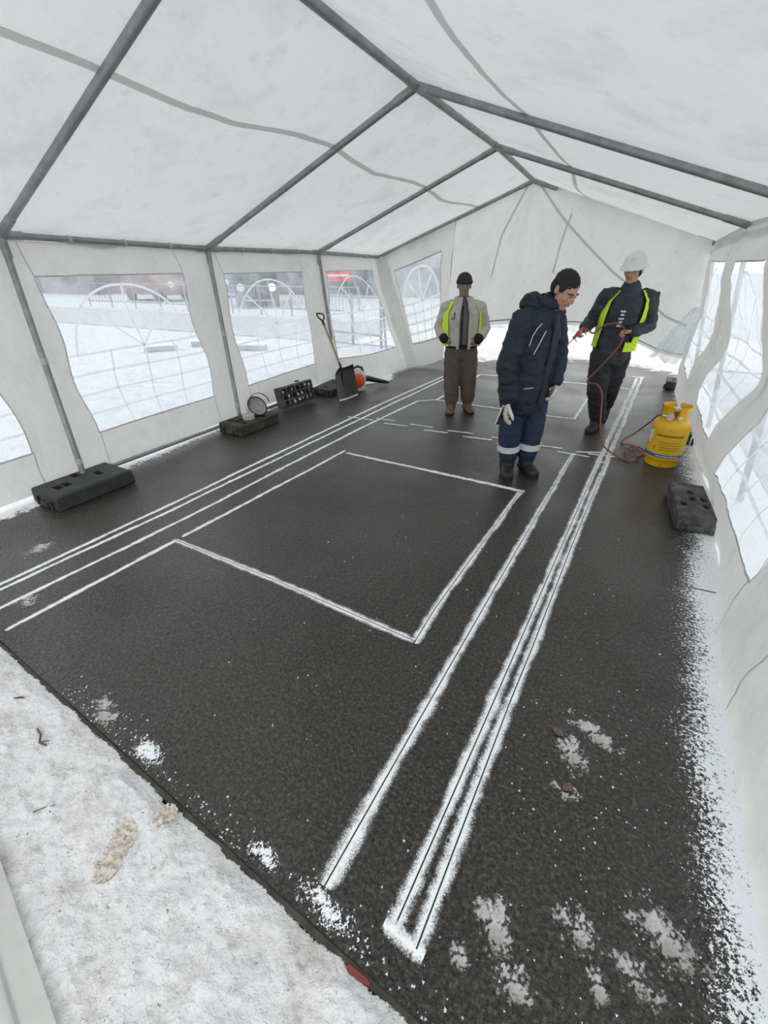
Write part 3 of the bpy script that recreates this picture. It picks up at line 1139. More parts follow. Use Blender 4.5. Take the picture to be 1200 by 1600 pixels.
def window_panel(parent, fn, s0, s1, t0, t1, win, inward, panemat='clear_plastic', bars=True, step=.045, seams=True, topband=True):
    a0, a1, b0, b1 = win
    pan = grid_panel(fn, knots(s0, s1, step, (a0, a1)), knots(t0, t1, step, (b0, b1)), win).build('wall_panel', 'wall_fabric', parent, smooth=True, fix=False)
    e = 0.008
    grid_panel(fn, knots(a0 - e, a1 + e, step), knots(b0 - e, b1 + e, step)).build('window_pane', panemat, pan, smooth=True, fix=False)
    if bars:
        W_, H_ = a1 - a0, b1 - b0
        cx, cy = (a0 + a1) / 2, b0 + H_ * 0.52
        rx, ry = W_ * 0.44, H_ * 0.42
        bw = 0.020
        arcs = [[(cx + rx * cos(pi * k / 24), cy + ry * sin(pi * k / 24)) for k in range(25)]]
        radial = [[(cx, cy), (cx + rx * cos(q), cy + ry * sin(q))] for q in (pi * .25, pi * .5, pi * .75)]
        vert = [[(a0 + W_ * f, b0), (a0 + W_ * f, cy)] for f in (.26, .5, .74)]
        horiz = [[(a0, b0 + H_ * f), (a1, b0 + H_ * f)] for f in (.13, .26, .39, .52)]
        for path in arcs + radial + vert + horiz:
            mb = MB()
            ribbon(fn, path, bw, 0.003, inward, mb)
            mb.build('glazing_bar', 'print_white', pan, fix=False)
    # welded rim and side seams
    mb = MB()
    ribbon(fn, [(a0, b0), (a1, b0)], .012, .004, inward, mb)
    ribbon(fn, [(a0, b1), (a1, b1)], .010, .004, inward, mb)
    ribbon(fn, [(a0, b0), (a0, b1)], .008, .004, inward, mb)
    ribbon(fn, [(a1, b0), (a1, b1)], .008, .004, inward, mb)
    mb.build('window_rim', 'seam_fabric', pan, fix=False)
    if seams:
        for sx in (a0, a1):
            mb = MB()
            ribbon(fn, [(sx, t0), (sx + .01, b0)], .006, .004, inward, mb)
            ribbon(fn, [(sx, b1), (sx - .04, t1)], .006, .004, inward, mb)
            mb.build('panel_seam', 'seam_fabric', pan, fix=False)
    return pan


XB_Y = [-1, 1.0, 3.9, 5.0, 5.95, 6.3, 6.7, 7.2, 7.6, 8.1]
XB = [-3.97, -3.97, -3.97, -3.99, -3.99, -3.80, -3.48, -3.40, -3.36, -3.32]


def left_fn(s, t):
    u = max(0.0, 1 - t / 1.80)
    xt = -4.155
    xb = smooth_interp(s, XB_Y, XB)
    x = xt + (xb - xt) * u**1.15
    y = s
    w = max(0, min(1, (s - 5.6) / .6))
    y -= w * 0.22 * u * (1.0 if s < 7.4 else 1.0 + (s - 7.4) * .6)
    # wind ripples
    y += 0.022 * sin(7.5 * t + s * 2.4) * sin(pi * min(1, max(0, t / 1.8)))
    x += 0.016 * sin(5 * t + 3.1 * s) * sin(pi * min(1, max(0, t / 1.8))) + 0.012 * fbm(s * 1.6, t * 2.2, 4)
    x += 0.010 * fbm(s * 5, t * 3, 9)
    z = t + 0.02 + 0.012 * fbm(s * 1.7, 0, 5) * (1 if t > 1.7 else .3)
    return Vector((x, y, z))


wl = tag(empty('wall_left'), 'white tarpaulin side wall with clear arched windows, left side', kind='structure')
window_panel(wl, left_fn, 0.0, 1.98, 0.03, 1.80, (0.28, 1.66, .34, 1.575), (1, 0, 0))
window_panel(wl, left_fn, 1.98, 3.93, 0.03, 1.80, (2.22, 3.62, .34, 1.575), (1, 0, 0))
window_panel(wl, left_fn, 3.93, 6.0, 0.03, 1.80, (4.17, 5.70, .34, 1.56), (1, 0, 0))
window_panel(wl, left_fn, 6.0, 8.03, 0.0, 1.80, (6.27, 7.66, .36, 1.56), (1, 0, 0))

# right wall: loose skin blown about by the wind
RZ = [0, .18, .36, .60, .85, 1.06, 1.35, 1.66, 1.86]
RY = [-.5, 0.7, 1.65, 2.3, 3.0, 3.6, 4.0, 4.3, 5.0, 5.6, 6.1, 7.0, 8.2]
RXT = {
    -.5: [.72, .74, .80, .84, .90, .90, .86, .83, .86],
    0.7: [.71, .73, .78, .83, .90, .90, .86, .82, .86],
    1.65: [.73, .74, .78, .84, .92, .91, .86, .82, .86],
    2.3: [.77, .77, .80, .86, .94, .93, .86, .81, .86],
    3.0: [.86, .83, .81, .88, .96, .95, .87, .80, .86],
    3.6: [.89, .85, .82, .87, .96, .95, .87, .80, .86],
    4.0: [.92, .87, .82, .88, .98, .96, .87, .79, .86],
    4.3: [.93, .87, .81, .87, 1.00, .965, .86, .785, .86],
    5.0: [.92, .88, .84, .89, .99, .97, .87, .79, .86],
    5.6: [.89, .87, .86, .88, .96, .95, .86, .80, .85],
    6.1: [.87, .86, .83, .82, .88, .90, .84, .80, .84],
    7.0: [.87, .86, .84, .84, .87, .89, .85, .80, .83],
    8.2: [.90, .88, .86, .85, .86, .87, .84, .80, .82]}
_RXA = np.array([RXT[k] for k in RY])


def right_fn(s, t):
    col = [smooth_interp(s, RY, list(_RXA[:, j])) for j in range(len(RZ))]
    x = smooth_interp(min(t, 1.86), RZ, col)
    x += 0.016 * fbm(s * 2.3, t * 3.0, 3) + 0.010 * fbm(s * 6, t * 7, 8)
    y = s + 0.03 * sin(6 * t + s * 1.9) * sin(pi * min(1, max(0, t / 1.86)))
    z = t + 0.025 * fbm(s * 1.5, t, 6) * (1 if t < .4 else .3)
    return Vector((x, y, max(0.004, z)))


wr = tag(empty('wall_right'), 'white tarpaulin side wall billowing in the wind, right side', kind='structure')
window_panel(wr, right_fn, 0.0, 2.0, 0.0, 1.90, (0.28, 1.72, .34, 1.66), (-1, 0, 0), 'hazy_plastic', seams=True)
window_panel(wr, right_fn, 2.0, 3.97, 0.0, 1.90, (2.24, 3.62, .34, 1.66), (-1, 0, 0), 'hazy_plastic')
window_panel(wr, right_fn, 3.97, 5.92, 0.0, 1.90, (4.26, 5.62, .38, 1.66), (-1, 0, 0), 'hazy_plastic')
window_panel(wr, right_fn, 5.92, 7.75, 0.0, 1.90, (6.22, 7.35, .45, 1.66), (-1, 0, 0), 'hazy_plastic')
# valance hanging from the right eave
vb = MB()
vs, fs = [], []
for j in range(121):
    y = 0.02 + 7.98 * j / 120
    E_ = node(ER, y)
    dz = 0.10 + 0.03 * fbm(y * 2.0, 1, 1)
    vs += [(E_[0] - .01, y, E_[1] + .045), (E_[0] - .035, y, E_[1] - .02), (E_[0] - .06 + .01 * fbm(y * 3, 3, 3), y, E_[1] - dz)]
    if j:
        for k in range(2):
            a = 3 * (j - 1) + k
            fs.append((a, a + 1, a + 4, a + 3))
vb.add(vs, fs)
vb.build('eave_flap', 'wall_fabric', wr, smooth=True, fix=False)
# valance on the left
vb = MB()
vs, fs = [], []
for j in range(121):
    y = 0.02 + 7.98 * j / 120
    E_ = node(EL, y)
    dz = 0.025 + 0.035 * max(-.3, fbm(y * 1.6, 5, 1))
    vs += [(E_[0] - .045, y, E_[1] + .045), (E_[0] - .052, y, E_[1] - .0), (E_[0] - .05, y, E_[1] - dz)]
    if j:
        for k in range(2):
            a = 3 * (j - 1) + k
            fs.append((a, a + 1, a + 4, a + 3))
vb.add(vs, fs)
vb.build('eave_flap', 'wall_fabric', wl, smooth=True, fix=False)

# far end wall
HEMX = [-2.9, -2.4, -2.0, -1.0, -.5, -.2, .2, .67, .9]
HEMZ = [.18, .55, .76, .80, .80, .74, .62, .44, .42]


def gable_top(x):
    R_, L_, E_ = Vector((RG[8][0], RG[8][2])), Vector((EL[8][0], EL[8][2])), Vector((ER[8][0], ER[8][2]))
    if x < R_[0]:
        return L_[1] + (R_[1] - L_[1]) * (x - L_[0]) / (R_[0] - L_[0]) + .02
    return E_[1] + (R_[1] - E_[1]) * (E_[0] - x) / (E_[0] - R_[0]) + .02


def end_fn(s, t):
    """s = X, t = 0 hem .. 1 gable"""
    z0, z1 = smooth_interp(s, HEMX, HEMZ), gable_top(s)
    z = z0 + (z1 - z0) * t
    belly = sin(pi * min(1, t)) * (0.10 + .12 * sin(pi * max(0, min(1, (s + 2.9) / 3.8))))
    ray_ = atan2(s + 1.6, 2.75 - z + .05)
    pleat = 0.048 * sin(ray_ * 15 + .6) * min(1, (1.02 - t) * 1.6) + .012 * fbm(s * 3, t * 2, 6)
    y = 8.04 - belly + pleat * .9 - .05 * (1 - t) - .15 * max(0, min(1, (s + 1.35) / .3)) * t
    x = s if s < .5 else .5 + (s - .5) * (1 + .55 * (1 - t))
    return Vector((x, y, z))


wb = tag(empty('wall_back'), 'white tarpaulin end wall hanging from the far gable', kind='structure')
gp = grid_panel(end_fn, knots(-2.75, .80, .035), knots(0, 1, .022))
gpo = gp.build('gable_curtain', 'curtain_fabric', wb, smooth=True, fix=False)
for path in ([(-1.52, .99), (-1.05, .80), (-.3, .52), (.5, .33), (.72, .30)], [(-.98, .86), (-1.06, .60), (-1.1, .42)], [(-1.68, .98), (-1.95, .70), (-2.05, .40)]):  # seam lines, plus the shade of folds painted as darker strips
    mb = MB()
    ribbon(end_fn, path, .022, .006, (0, -1, 0), mb)
    mb.build('seam_fold_line', 'curtain_band', gpo, fix=False)
mb = MB()
ribbon(end_fn, [(-2.7, .035), (.78, .035)], .012, .005, (0, -1, 0), mb)
mb.build('curtain_hem', 'seam_fabric', gpo, fix=False)


def corner_fn(s, t):
    """panel between the left corner and the gable curtain; s 0..1, t 0..1"""
    b_ = left_fn(8.03, 0.0)
    tp_ = Vector((-4.15, 8.02, 1.80))
    l_ = b_.lerp(tp_, t)
    r_ = Vector((-2.85 + .08 * t, 8.06 + .0 * t, .14 + (gable_top(-2.78) - .14) * t))
    q = l_.lerp(r_, s)
    q.z -= .04 * sin(pi * s) * (1 - t)
    q.y += 0.05 * sin(pi * s) * sin(pi * t) + .02 * fbm(s * 5, t * 4, 3)
    q.x += .03 * sin(pi * t) * sin(4 * t + 1) * .5
    q.z = max(q.z, .005)
    return q


window_panel(wb, corner_fn, 0.0, 1.0, 0.0, 1.0, (.16, .84, .20, .83), (0.2, -1, 0), 'hazy_plastic', step=.03, seams=False)
cb = MB()
vs, fs = [], []
for j in range(31):     # white corner strip where side and end walls are laced together
    t = j / 30
    a = left_fn(7.85, 1.80 * t) + Vector((.015, -.01, 0))
    c_ = corner_fn(.10, t) + Vector((.015, -.02, 0))
    md_ = corner_fn(0, t) + Vector((.03, -.05, 0))
    vs += [a, md_, c_]
    if j:
        for k in range(2):
            i = 3 * (j - 1) + k
            fs.append((i, i + 1, i + 4, i + 3))
cb.add(vs, fs)
cb.build('corner_flap', 'wall_fabric', wb, smooth=True, fix=False)
cb = MB()
for k in range(21):
    x = -4.05 + k * 1.3 / 20
    z = gable_top(x)
    cb.v += [(x, 8.0, z + .01), (x, 7.97, z - .10 - .01 * sin(k))]
    if k:
        cb.f.append((2 * k - 2, 2 * k - 1, 2 * k + 1, 2 * k))
cb.build('gable_flap', 'wall_fabric', wb, smooth=True, fix=False)
# gathered clear plastic bundle in the far right corner
gb = MB()
vs, fs = [], []
NR, NS = 26, 64
for j in range(NR + 1):
    t = j / NR
    for i in range(NS + 1):
        a = i / NS
        spread = .05 + .38 * t**.7
        x = .82 - .19 * t + (a - .5) * spread + .02 * fbm(a * 4, t * 3, 5)
        y = 7.62 + .07 * sin(a * 19 + 1.5 * t) * (.25 + t) + .07 * fbm(a * 5, t * 2.5, 2)
        z = 1.14 - .70 * t + .05 * sin(a * 7) * t
        vs.append((x, y, z))
for j in range(NR):
    for i in range(NS):
        a = j * (NS + 1) + i
        fs.append((a, a + 1, a + NS + 2, a + NS + 1))
gb.add(vs, fs)
gb.build('gathered_window', 'hazy_plastic', wb, smooth=True, fix=False)

# front wall flap beside the camera (lower left of the picture)
wf = tag(empty('wall_front'), 'white tarpaulin front wall let down onto the snow', kind='structure')


def front_fn(s, t):
    x = -4.1 + 3.45 * s
    y = min(.06 - .245 * (x + 1.42), .30)
    z = .060 + .30 * t**.8 + .03 * t * sin(s * 17) + .012 * fbm(s * 9, t * 4, 3) * (t > .1)
    return Vector((x - .25 * t, y - 1.0 * t, z))


fp = grid_panel(front_fn, knots(0, 1, .02), knots(0, 1, .04)).build('front_flap', 'wall_fabric', wf, smooth=True, fix=False)
mb = MB()
ribbon(front_fn, [(0.02, .055), (.99, .055)], .006, .004, (0, 0, 1), mb)
mb.build('flap_hem', 'seam_fabric', fp, fix=False)


# ------------------------------------------------------------------ ballast blocks
def block_mesh(L, Wd, H, cells, taper=.93, hole_depth=.05, octo=False, inset=.82):
    """moulded ballast block, long axis Y, pockets sunk into its top; cells = (nx, ny, set of pocket cells)"""
    nx, ny, holes = cells
    b = MB()
    bx, by = Wd / 2, L / 2
    tx, ty = bx * taper, by * (1 - (1 - taper) * Wd / L * 1.6)
    xs = [-tx + 2 * tx * i / nx for i in range(nx + 1)]
    ys = [-ty + 2 * ty * j / ny for j in range(ny + 1)]
    rim = .012
    # sides with a small rounded shoulder
    ring = lambda sx, sy, z: [(-sx, -sy, z), (sx, -sy, z), (sx, sy, z), (-sx, sy, z)]
    rs = [ring(bx - .01, by - .01, 0), ring(bx, by, .012), ring(tx + rim, ty + rim, H - .012), ring(tx, ty, H)]
    vs = [v for r in rs for v in r]
    fs = [(3, 2, 1, 0)]
    for k in range(3):
        for i in range(4):
            fs.append((k * 4 + i, k * 4 + (i + 1) % 4, k * 4 + 4 + (i + 1) % 4, k * 4 + 4 + i))
    b.add(vs, fs)
    for i in range(nx):
        for j in range(ny):
            x0, x1, y0, y1 = xs[i], xs[i + 1], ys[j], ys[j + 1]
            if (i, j) not in holes:
                b.add([(x0, y0, H), (x1, y0, H), (x1, y1, H), (x0, y1, H)], [(0, 1, 2, 3)])
                continue
            cx, cy, hx, hy = (x0 + x1) / 2, (y0 + y1) / 2, (x1 - x0) / 2 * inset, (y1 - y0) / 2 * inset
            k = .55 if octo else .8
            oc = [(hx, hy * -k), (hx, hy * k), (hx * k, hy), (-hx * k, hy), (-hx, hy * k), (-hx, -hy * k), (-hx * k, -hy), (hx * k, -hy)]
            o8 = [(cx + u, cy + v, H) for u, v in oc]
            d8 = [(cx + u * .92, cy + v * .92, H - hole_depth) for u, v in oc]
            sq = [(x1, y0, H), (x1, y1, H), (x0, y1, H), (x0, y0, H)]
            vs = sq + o8 + d8
            fs = [(0, 1, 5, 4), (1, 6, 5), (1, 2, 7, 6), (2, 8, 7), (2, 3, 9, 8), (3, 10, 9), (3, 0, 11, 10), (0, 4, 11)]
            fs += [(4 + q, 4 + (q + 1) % 8, 12 + (q + 1) % 8, 12 + q) for q in range(8)]
            fs.append(tuple(12 + q for q in range(8)))
            b.add(vs, fs)
    return b


def ballast(label, loc, rz, mat, L=.66, Wd=.36, H=.13, cells=None, rot=None, grip=True, **kw):
    cells = cells or (3, 8, {(1, 1), (1, 2), (1, 4), (1, 6)})
    o = block_mesh(L, Wd, H, cells, **kw).build('ballast_block', mat)
    o.location = loc
    o.rotation_euler = rot if rot else (0, 0, rz)
    if grip:
        h = MB()
        h.box((0, -L / 2 - .004, .035), (.10, .03, .045), bev=.008)
        h.box((-.10, -L / 2 - .004, .045), (.03, .025, .07), bev=.006)
        h.box((.10, -L / 2 - .004, .045), (.03, .025, .07), bev=.006)
        h.build('carry_grip', mat, o)
    return tag(o, label, 'ballast block', 'black ballast blocks holding down the tent')


ballast('long black ballast block with the nearest left tent post standing in it', (-3.74, 1.83, 0.001), radians(-3), 'rubber', L=.63, Wd=.38, H=.125,
        cells=(3, 9, {(1, 1), (1, 2), (1, 6), (0, 4)}))
ballast('greenish black ballast block carrying the white mask and tape roll', (-3.66, 3.75, 0.001), radians(-3), 'rubber_mossy', L=.62, Wd=.34, H=.12,
        cells=(3, 8, {(0, 1), (1, 1), (2, 1), (1, 2), (0, 5), (2, 5)}))
hc = {(i, j) for i in range(3) for j in range(7)}
bl3 = ballast('black ballast block standing on edge with its honeycomb underside showing', (-3.78, 4.72, .150), 0, 'rubber_dusty', L=.60, Wd=.26, H=.14,
              cells=(3, 7, hc), rot=(0, radians(78), radians(-6)), octo=True, hole_depth=.06, inset=.84, grip=False)
sn = MB()
rq = random.Random(8)
for i_, j_ in sorted(hc):
    if rq.random() < .75:
        sn.ell((-.121 + .0805 * (i_ + .5) + rq.uniform(-.012, .012), -.284 + .081 * (j_ + .5) + rq.uniform(-.012, .012), .088 + rq.uniform(0, .028)),
               (rq.uniform(.018, .032), rq.uniform(.014, .030), .022), seg=9, rings=6)
tag(sn.build('packed_snow', 'snow_crumb', bl3, smooth=True), kind='stuff')
lk = MB()
lk.tube([(-.15 + .0, .10 + .025 * cos(a * pi / 8), .05 + .025 * sin(a * pi / 8)) for a in range(17)], .009, side=(1, 0, 0), seg=8)
lk.build('lifting_ring', 'rubber', bl3, smooth=True)
ballast('low black ballast block partly hidden behind the snow shovel', (-3.72, 5.62, 0.001), radians(3), 'rubber', L=.62, Wd=.34, H=.10,
        cells=(3, 8, {(1, 1), (1, 5)}))
ballast('snow-dusted black ballast block with round holes under the right wall', (.735, 3.60, 0.002), radians(3), 'rubber_dusty', L=.60, Wd=.24, H=.125,
        cells=(3, 5, {(0, 1), (2, 1), (1, 2), (2, 2), (1, 3)}), octo=True, inset=.6, taper=.88)
ballast('black ballast block behind the gas cylinder under the right wall', (.80, 5.50, 0.002), radians(0), 'rubber', L=.50, Wd=.13, H=.12,
        cells=(3, 5, {(1, 1), (1, 3)}))
ballast('farthest black ballast block beside the right wall', (.86, 7.98, 0.002), radians(-4), 'rubber', L=.36, Wd=.18, H=.12,
        cells=(3, 5, {(1, 1), (1, 3)}))

# mask and tape roll on the second block
MSK = 1.3
rt = tag(empty('dust_mask', (-3.655, 3.88, .121), radians(-20)), 'white dust mask with dark straps lying on the greenish ballast block', 'mask')
b = MB()
b.lathe([(.085, 0), (.088, .02), (.082, .06), (.066, .10), (.045, .125), (.0, .135)], 24)
M_ = Matrix.Translation((0.03, 0, .085)) @ Vector((0, 0, -1)).rotation_difference(Vector((.80, .10, .58))).to_matrix().to_4x4()
b.xform(M_)
b.v = [(x, y, max(z, .002)) for x, y, z in b.v]
b.xform(Matrix.Scale(MSK, 4)).build('mask_shell', 'mask_white', rt, smooth=True)
b = MB()
b.tube([tuple(M_ @ Vector((.088 * cos(a * pi / 12), .088 * sin(a * pi / 12), .004))) for a in range(25)], .0055, seg=8)
b.v = [(x, y, max(z, .002)) for x, y, z in b.v]
b.xform(Matrix.Scale(MSK, 4)).build('mask_rim', 'strap_dark', rt, smooth=True)
b = MB()
b.tube([(.075 - .03 * sin(pi * q / 12), .095 * cos(pi * q / 12), .115 + .085 * sin(pi * q / 12)) for q in range(13)], [(.010, .003)] * 13, seg=8)
b.xform(Matrix.Scale(MSK, 4)).build('head_strap', 'strap_dark', rt, smooth=True)
tr_ = tag(empty('tape_roll', (-3.62, 3.70, .121)), 'small round grey roll beside the white mask', 'tape roll')
b = MB()
b.lathe([(.035, .0), (.066, .0), (.068, .005), (.068, .05), (.066, .055), (.035, .055), (.035, .0)], 28)
b.build('tape', 'tape_grey', tr_, smooth=True)
b = MB()
b.lathe([(.030, .004), (.035, .002), (.035, .056), (.030, .054), (.030, .004)], 28)
b.build('cardboard_core', 'mask_white', tr_, smooth=True)

# ------------------------------------------------------------------ snow shovel
sh = tag(empty('snow_shovel', (-3.27, 5.28, 0.0)), 'black snow shovel with wooden shaft leaning on a left tent post', 'shovel')
O = Vector((-3.27, 5.28, 0.0))
BL0, BL1 = Vector((-3.30, 5.09, .006)), Vector((-3.235, 5.48, .006))
ax = (BL1 - BL0).normalized()
GR = Vector((-3.955, 5.80, 1.0))      # middle of the grip
NK = Vector((-3.45, 5.50, .34))       # where the shaft enters the blade
mid = (BL0 + BL1) / 2
upv = (NK - mid).normalized()
nrm = ax.cross(upv).normalized()
if nrm.dot(Vector((1, -.6, .3))) < 0:
    nrm = -nrm
b = MB()
NU, NV = 16, 14
hgt = (NK - mid).length + .03
vs, fs = [], []
for layer in (0, 1):
    for j in range(NV + 1):
        v = j / NV
        for i in range(NU + 1):
            u = i / NU * 2 - 1
            w = .205 + .012 * (1 - v)
            if v > .8:
                w *= 1 - .28 * ((v - .8) / .2)**2
            dish = .055 * u * u + .02 * sin(pi * v) - .012 * math.exp(-(u / .09)**2) * min(1, v * 1.5)
            lip = .05 * max(0, (v - .85) / .15)**2
            q = mid + ax * (u * w) + upv * (v * hgt) + nrm * (dish + lip - .03 * sin(pi * v) - .006 * layer)
            q.z = max(q.z, .004)
            vs.append(q - O)
n1 = (NU + 1) * (NV + 1)
for j in range(NV):
    for i in range(NU):
        a = j * (NU + 1) + i
        fs.append((a, a + 1, a + NU + 2, a + NU + 1))
        fs.append((n1 + a, n1 + a + NU + 1, n1 + a + NU + 2, n1 + a + 1))
for j in range(NV):
    for a in (j * (NU + 1), j * (NU + 1) + NU):
        fs.append((a, a + NU + 1, n1 + a + NU + 1, n1 + a))
for i in range(NU):
    for a in (i, NV * (NU + 1) + i):
        fs.append((a, a + 1, n1 + a + 1, n1 + a))
b.add(vs, fs)
b.build('blade', 'black_plastic', sh, smooth=True)
b = MB()
b.tube([BL0 - O + nrm * .05 + Vector((0, 0, .004)), mid - O + Vector((0, 0, .004)) + nrm * .004, BL1 - O + nrm * .05 + Vector((0, 0, .004))], [(.011, .004)] * 3, side=tuple(upv), seg=8)
b.build('wear_edge', 'aluminium', sh)
b = MB()
sd = (GR - NK).normalized()
b.tube([mid + upv * (hgt * .45) - nrm * .02 - O, NK - nrm * .005 - O, NK + sd * .12 - O], [.015, .020, .018], seg=12)
b.build('socket', 'black_plastic', sh, smooth=True)
b = MB()
b.tube([NK + sd * .08 - O, NK.lerp(GR, .5) - O, GR - sd * .06 - O], .0145, seg=12)
b.build('shaft', 'ash_wood', sh, smooth=True)
b = MB()
gx = Vector((.25, .95, .05))
gx = (gx - sd * gx.dot(sd)).normalized()
loop = [(-.0, -.09), (-.012, -.05), (-.045, -.015), (-.058, .035), (-.052, .06), (0, .062), (.052, .06), (.058, .035), (.045, -.015), (.012, -.05), (0, -.09)]
b.tube([GR + gx * u + sd * v - O for u, v in loop], .0115, seg=10)
b.tube([GR - sd * .13 - O, GR - sd * .06 - O], .018, seg=10)
b.build('d_grip', 'black_plastic', sh, smooth=True)

# ------------------------------------------------------------------ leaf blower
bw = tag(empty('leaf_blower', (-3.37, 5.80, 0.0), radians(-30)), 'grey and orange leaf blower lying beside the snow shovel', 'leaf blower')
b = MB()
b.ell((0, 0, .165), (.085, .13, .15), seg=22, rings=14)
b.box((0, .02, .035), (.13, .16, .06), bev=.015)
b.build('engine_housing', 'tool_grey', bw, smooth=True)
b = MB()
FX = Matrix.Translation((.075, -.03, .165)) @ Matrix.Rotation(radians(90), 4, 'Y')
f_ = MB()
f_.lathe([(.0, .035), (.03, .036), (.085, .026), (.105, .004), (.105, -.02), (.0, -.02)], 26)
f_.xform(FX)
fan = f_.build('fan_cover', 'tool_orange', bw, smooth=True)
for k in range(6):
    f_ = MB()
    a = k * pi / 3
    f_.box((.055 * cos(a), .055 * sin(a), .036), (.06, .008, .008), M=Matrix.Rotation(a, 3, 'Z'), bev=.002)
    f_.xform(FX)
    f_.build('fan_rib', 'tool_orange', fan)
b = MB()
b.tube([(0, -.10, .27), (0, -.08, .335), (0, 0, .355), (0, .07, .33), (0, .085, .27)], .018, seg=10)
b.build('handle', 'black_plastic', bw, smooth=True)
b = MB()
b.tube([(0.0, .10, .17), (-.02, .20, .15), (-.03, .36, .10), (-.035, .55, .05)], [(.045, .045), (.042, .042), (.036, .036), (.042, .022)], seg=14, cap='flat')
b.build('blower_tube', 'black_plastic', bw, smooth=True)
b = MB()
b.box((-.02, -.02, .035), (.14, .12, .066), bev=.015)
b.build('fuel_tank', 'black_plastic', bw)

# ------------------------------------------------------------------ gas cylinder
CY = (.59, 4.62, 0.0)
gc = tag(empty('gas_cylinder', CY, radians(0)), 'yellow gas cylinder with a blue band standing by the right wall', 'gas cylinder')
b = MB()
b.lathe([(.0, .045), (.105, .045), (.135, .055), (.150, .075), (.152, .10), (.152, .36), (.149, .385), (.135, .412), (.10, .43), (.0, .437)], 44)
body = b.build('cylinder_body', 'gas_yellow', gc, smooth=True)
b = MB()
b.lathe([(.128, .0), (.134, .004), (.134, .05), (.143, .064), (.138, .066), (.126, .05), (.122, .004), (.128, .0)], 44)
fr_ = b.build('foot_ring', 'gas_yellow', gc, smooth=True)
for an in (-95, 25, 145):
    d_ = MB()
    a = radians(an)
    d_.ell((.134 * cos(a), .134 * sin(a), .022), (.007, .007, .006), seg=10, rings=6)
    d_.build('drain_hole', 'saw_cut', fr_)
# collar: open shroud ring with grips; two wide cut-outs
for a0, a1, h0 in ((-80, 75, .0), (95, 175, 0), (200, 255, .0)):
    b = MB()
    prof = [(.108, .418), (.108, .47), (.112, .53), (.119, .548), (.115, .552), (.107, .54), (.103, .47), (.103, .418), (.108, .418)]
    b.lathe(prof, 24, arc=(radians(a0), radians(a1)))
    b.build('collar_guard', 'gas_yellow', gc, smooth=True)
b = MB()
b.lathe([(.118, .416), (.112, .432), (.102, .436), (.102, .412)], 40)
b.build('collar_base', 'gas_yellow', gc, smooth=True)
# valve with hand wheel and regulator
b = MB()
b.tube([(0, 0, .43), (0, 0, .50)], .018, seg=14, cap='flat')
b.tube([(0, 0, .475), (-.02, -.05, .475), (-.03, -.075, .475)], .012, seg=12)
vl = b.build('valve', 'brass', gc, smooth=True)
b = MB()
b.lathe([(0, .50), (.03, .50), (.034, .508), (.034, .522), (.028, .53), (0, .53)], 20)
b.build('hand_wheel', 'tool_grey', vl, smooth=True)
b = MB()
b.tube([(-.045, -.085, .468), (-.045, -.115, .468)], .030, seg=18, cap='flat')
b.tube([(-.045, -.10, .468), (-.10, -.09, .468)], .012, seg=12)
b.build('regulator', 'aluminium', vl, smooth=True)
b = MB()
b.ell((.03, -.118, .462), (.018, .012, .018), seg=12, rings=8)
b.build('valve_cap', 'label_white', gc, smooth=True)


def wrap(r, a0, a1, z0, z1, seg=24, dz=None):
    q = MB()
    vs, fs = [], []
    for i in range(seg + 1):
        a = radians(a0 + (a1 - a0) * i / seg)
        for z in (z0, z1):
            vs.append((r * cos(a), r * sin(a), z))
        if i:
            fs.append((2 * i - 2, 2 * i, 2 * i + 1, 2 * i - 1))
    q.add(vs, fs)
    return q


bnd = wrap(.1528, -175, 10, .098, .128, 48).build('blue_band', 'band_blue', gc, smooth=True, fix=False)
rg = random.Random(5)


def print_row(name, mat, parent, a0, a1, z, h, r=.1533, gap=.45):
    """one printed line: short uneven strokes, too small in the photo to read"""
    q = MB()
    a = a0
    while a < a1:
        w = rg.uniform(1.0, 2.6)
        hh = h * rg.uniform(.75, 1.0)
        p_ = wrap(r, a, min(a + w, a1), z - hh / 2, z + hh / 2, 2)
        q.add(p_.v, p_.f)
        a += w + gap * rg.uniform(.8, 2.2)
    return q.build(name, mat, parent, fix=False)


print_row('band_lettering', 'label_white', bnd, -118, -42, .112, .010, .1536)
print_row('printed_line', 'ink', body, -132, -46, .302, .018)
print_row('printed_line', 'ink', body, -118, -56, .243, .006)
print_row('printed_line', 'ink', body, -120, -50, .222, .005)
print_row('printed_line', 'ink', body, -114, -50, .196, .008)
print_row('printed_line', 'ink', body, -114, -58, .172, .008)
ph = MB()
for a, z, h in ((-130.5, .184, .036), (-128.5, .199, .010), (-128.5, .169, .010)):
    p_ = wrap(.1533, a, a + 2.2, z - h / 2, z + h / 2, 2)
    ph.add(p_.v, p_.f)
ph.build('phone_symbol', 'ink', body, fix=False)
wrap(.1535, -168, -148, .22, .33, 8).build('paper_label', 'label_white', body, smooth=True, fix=False)

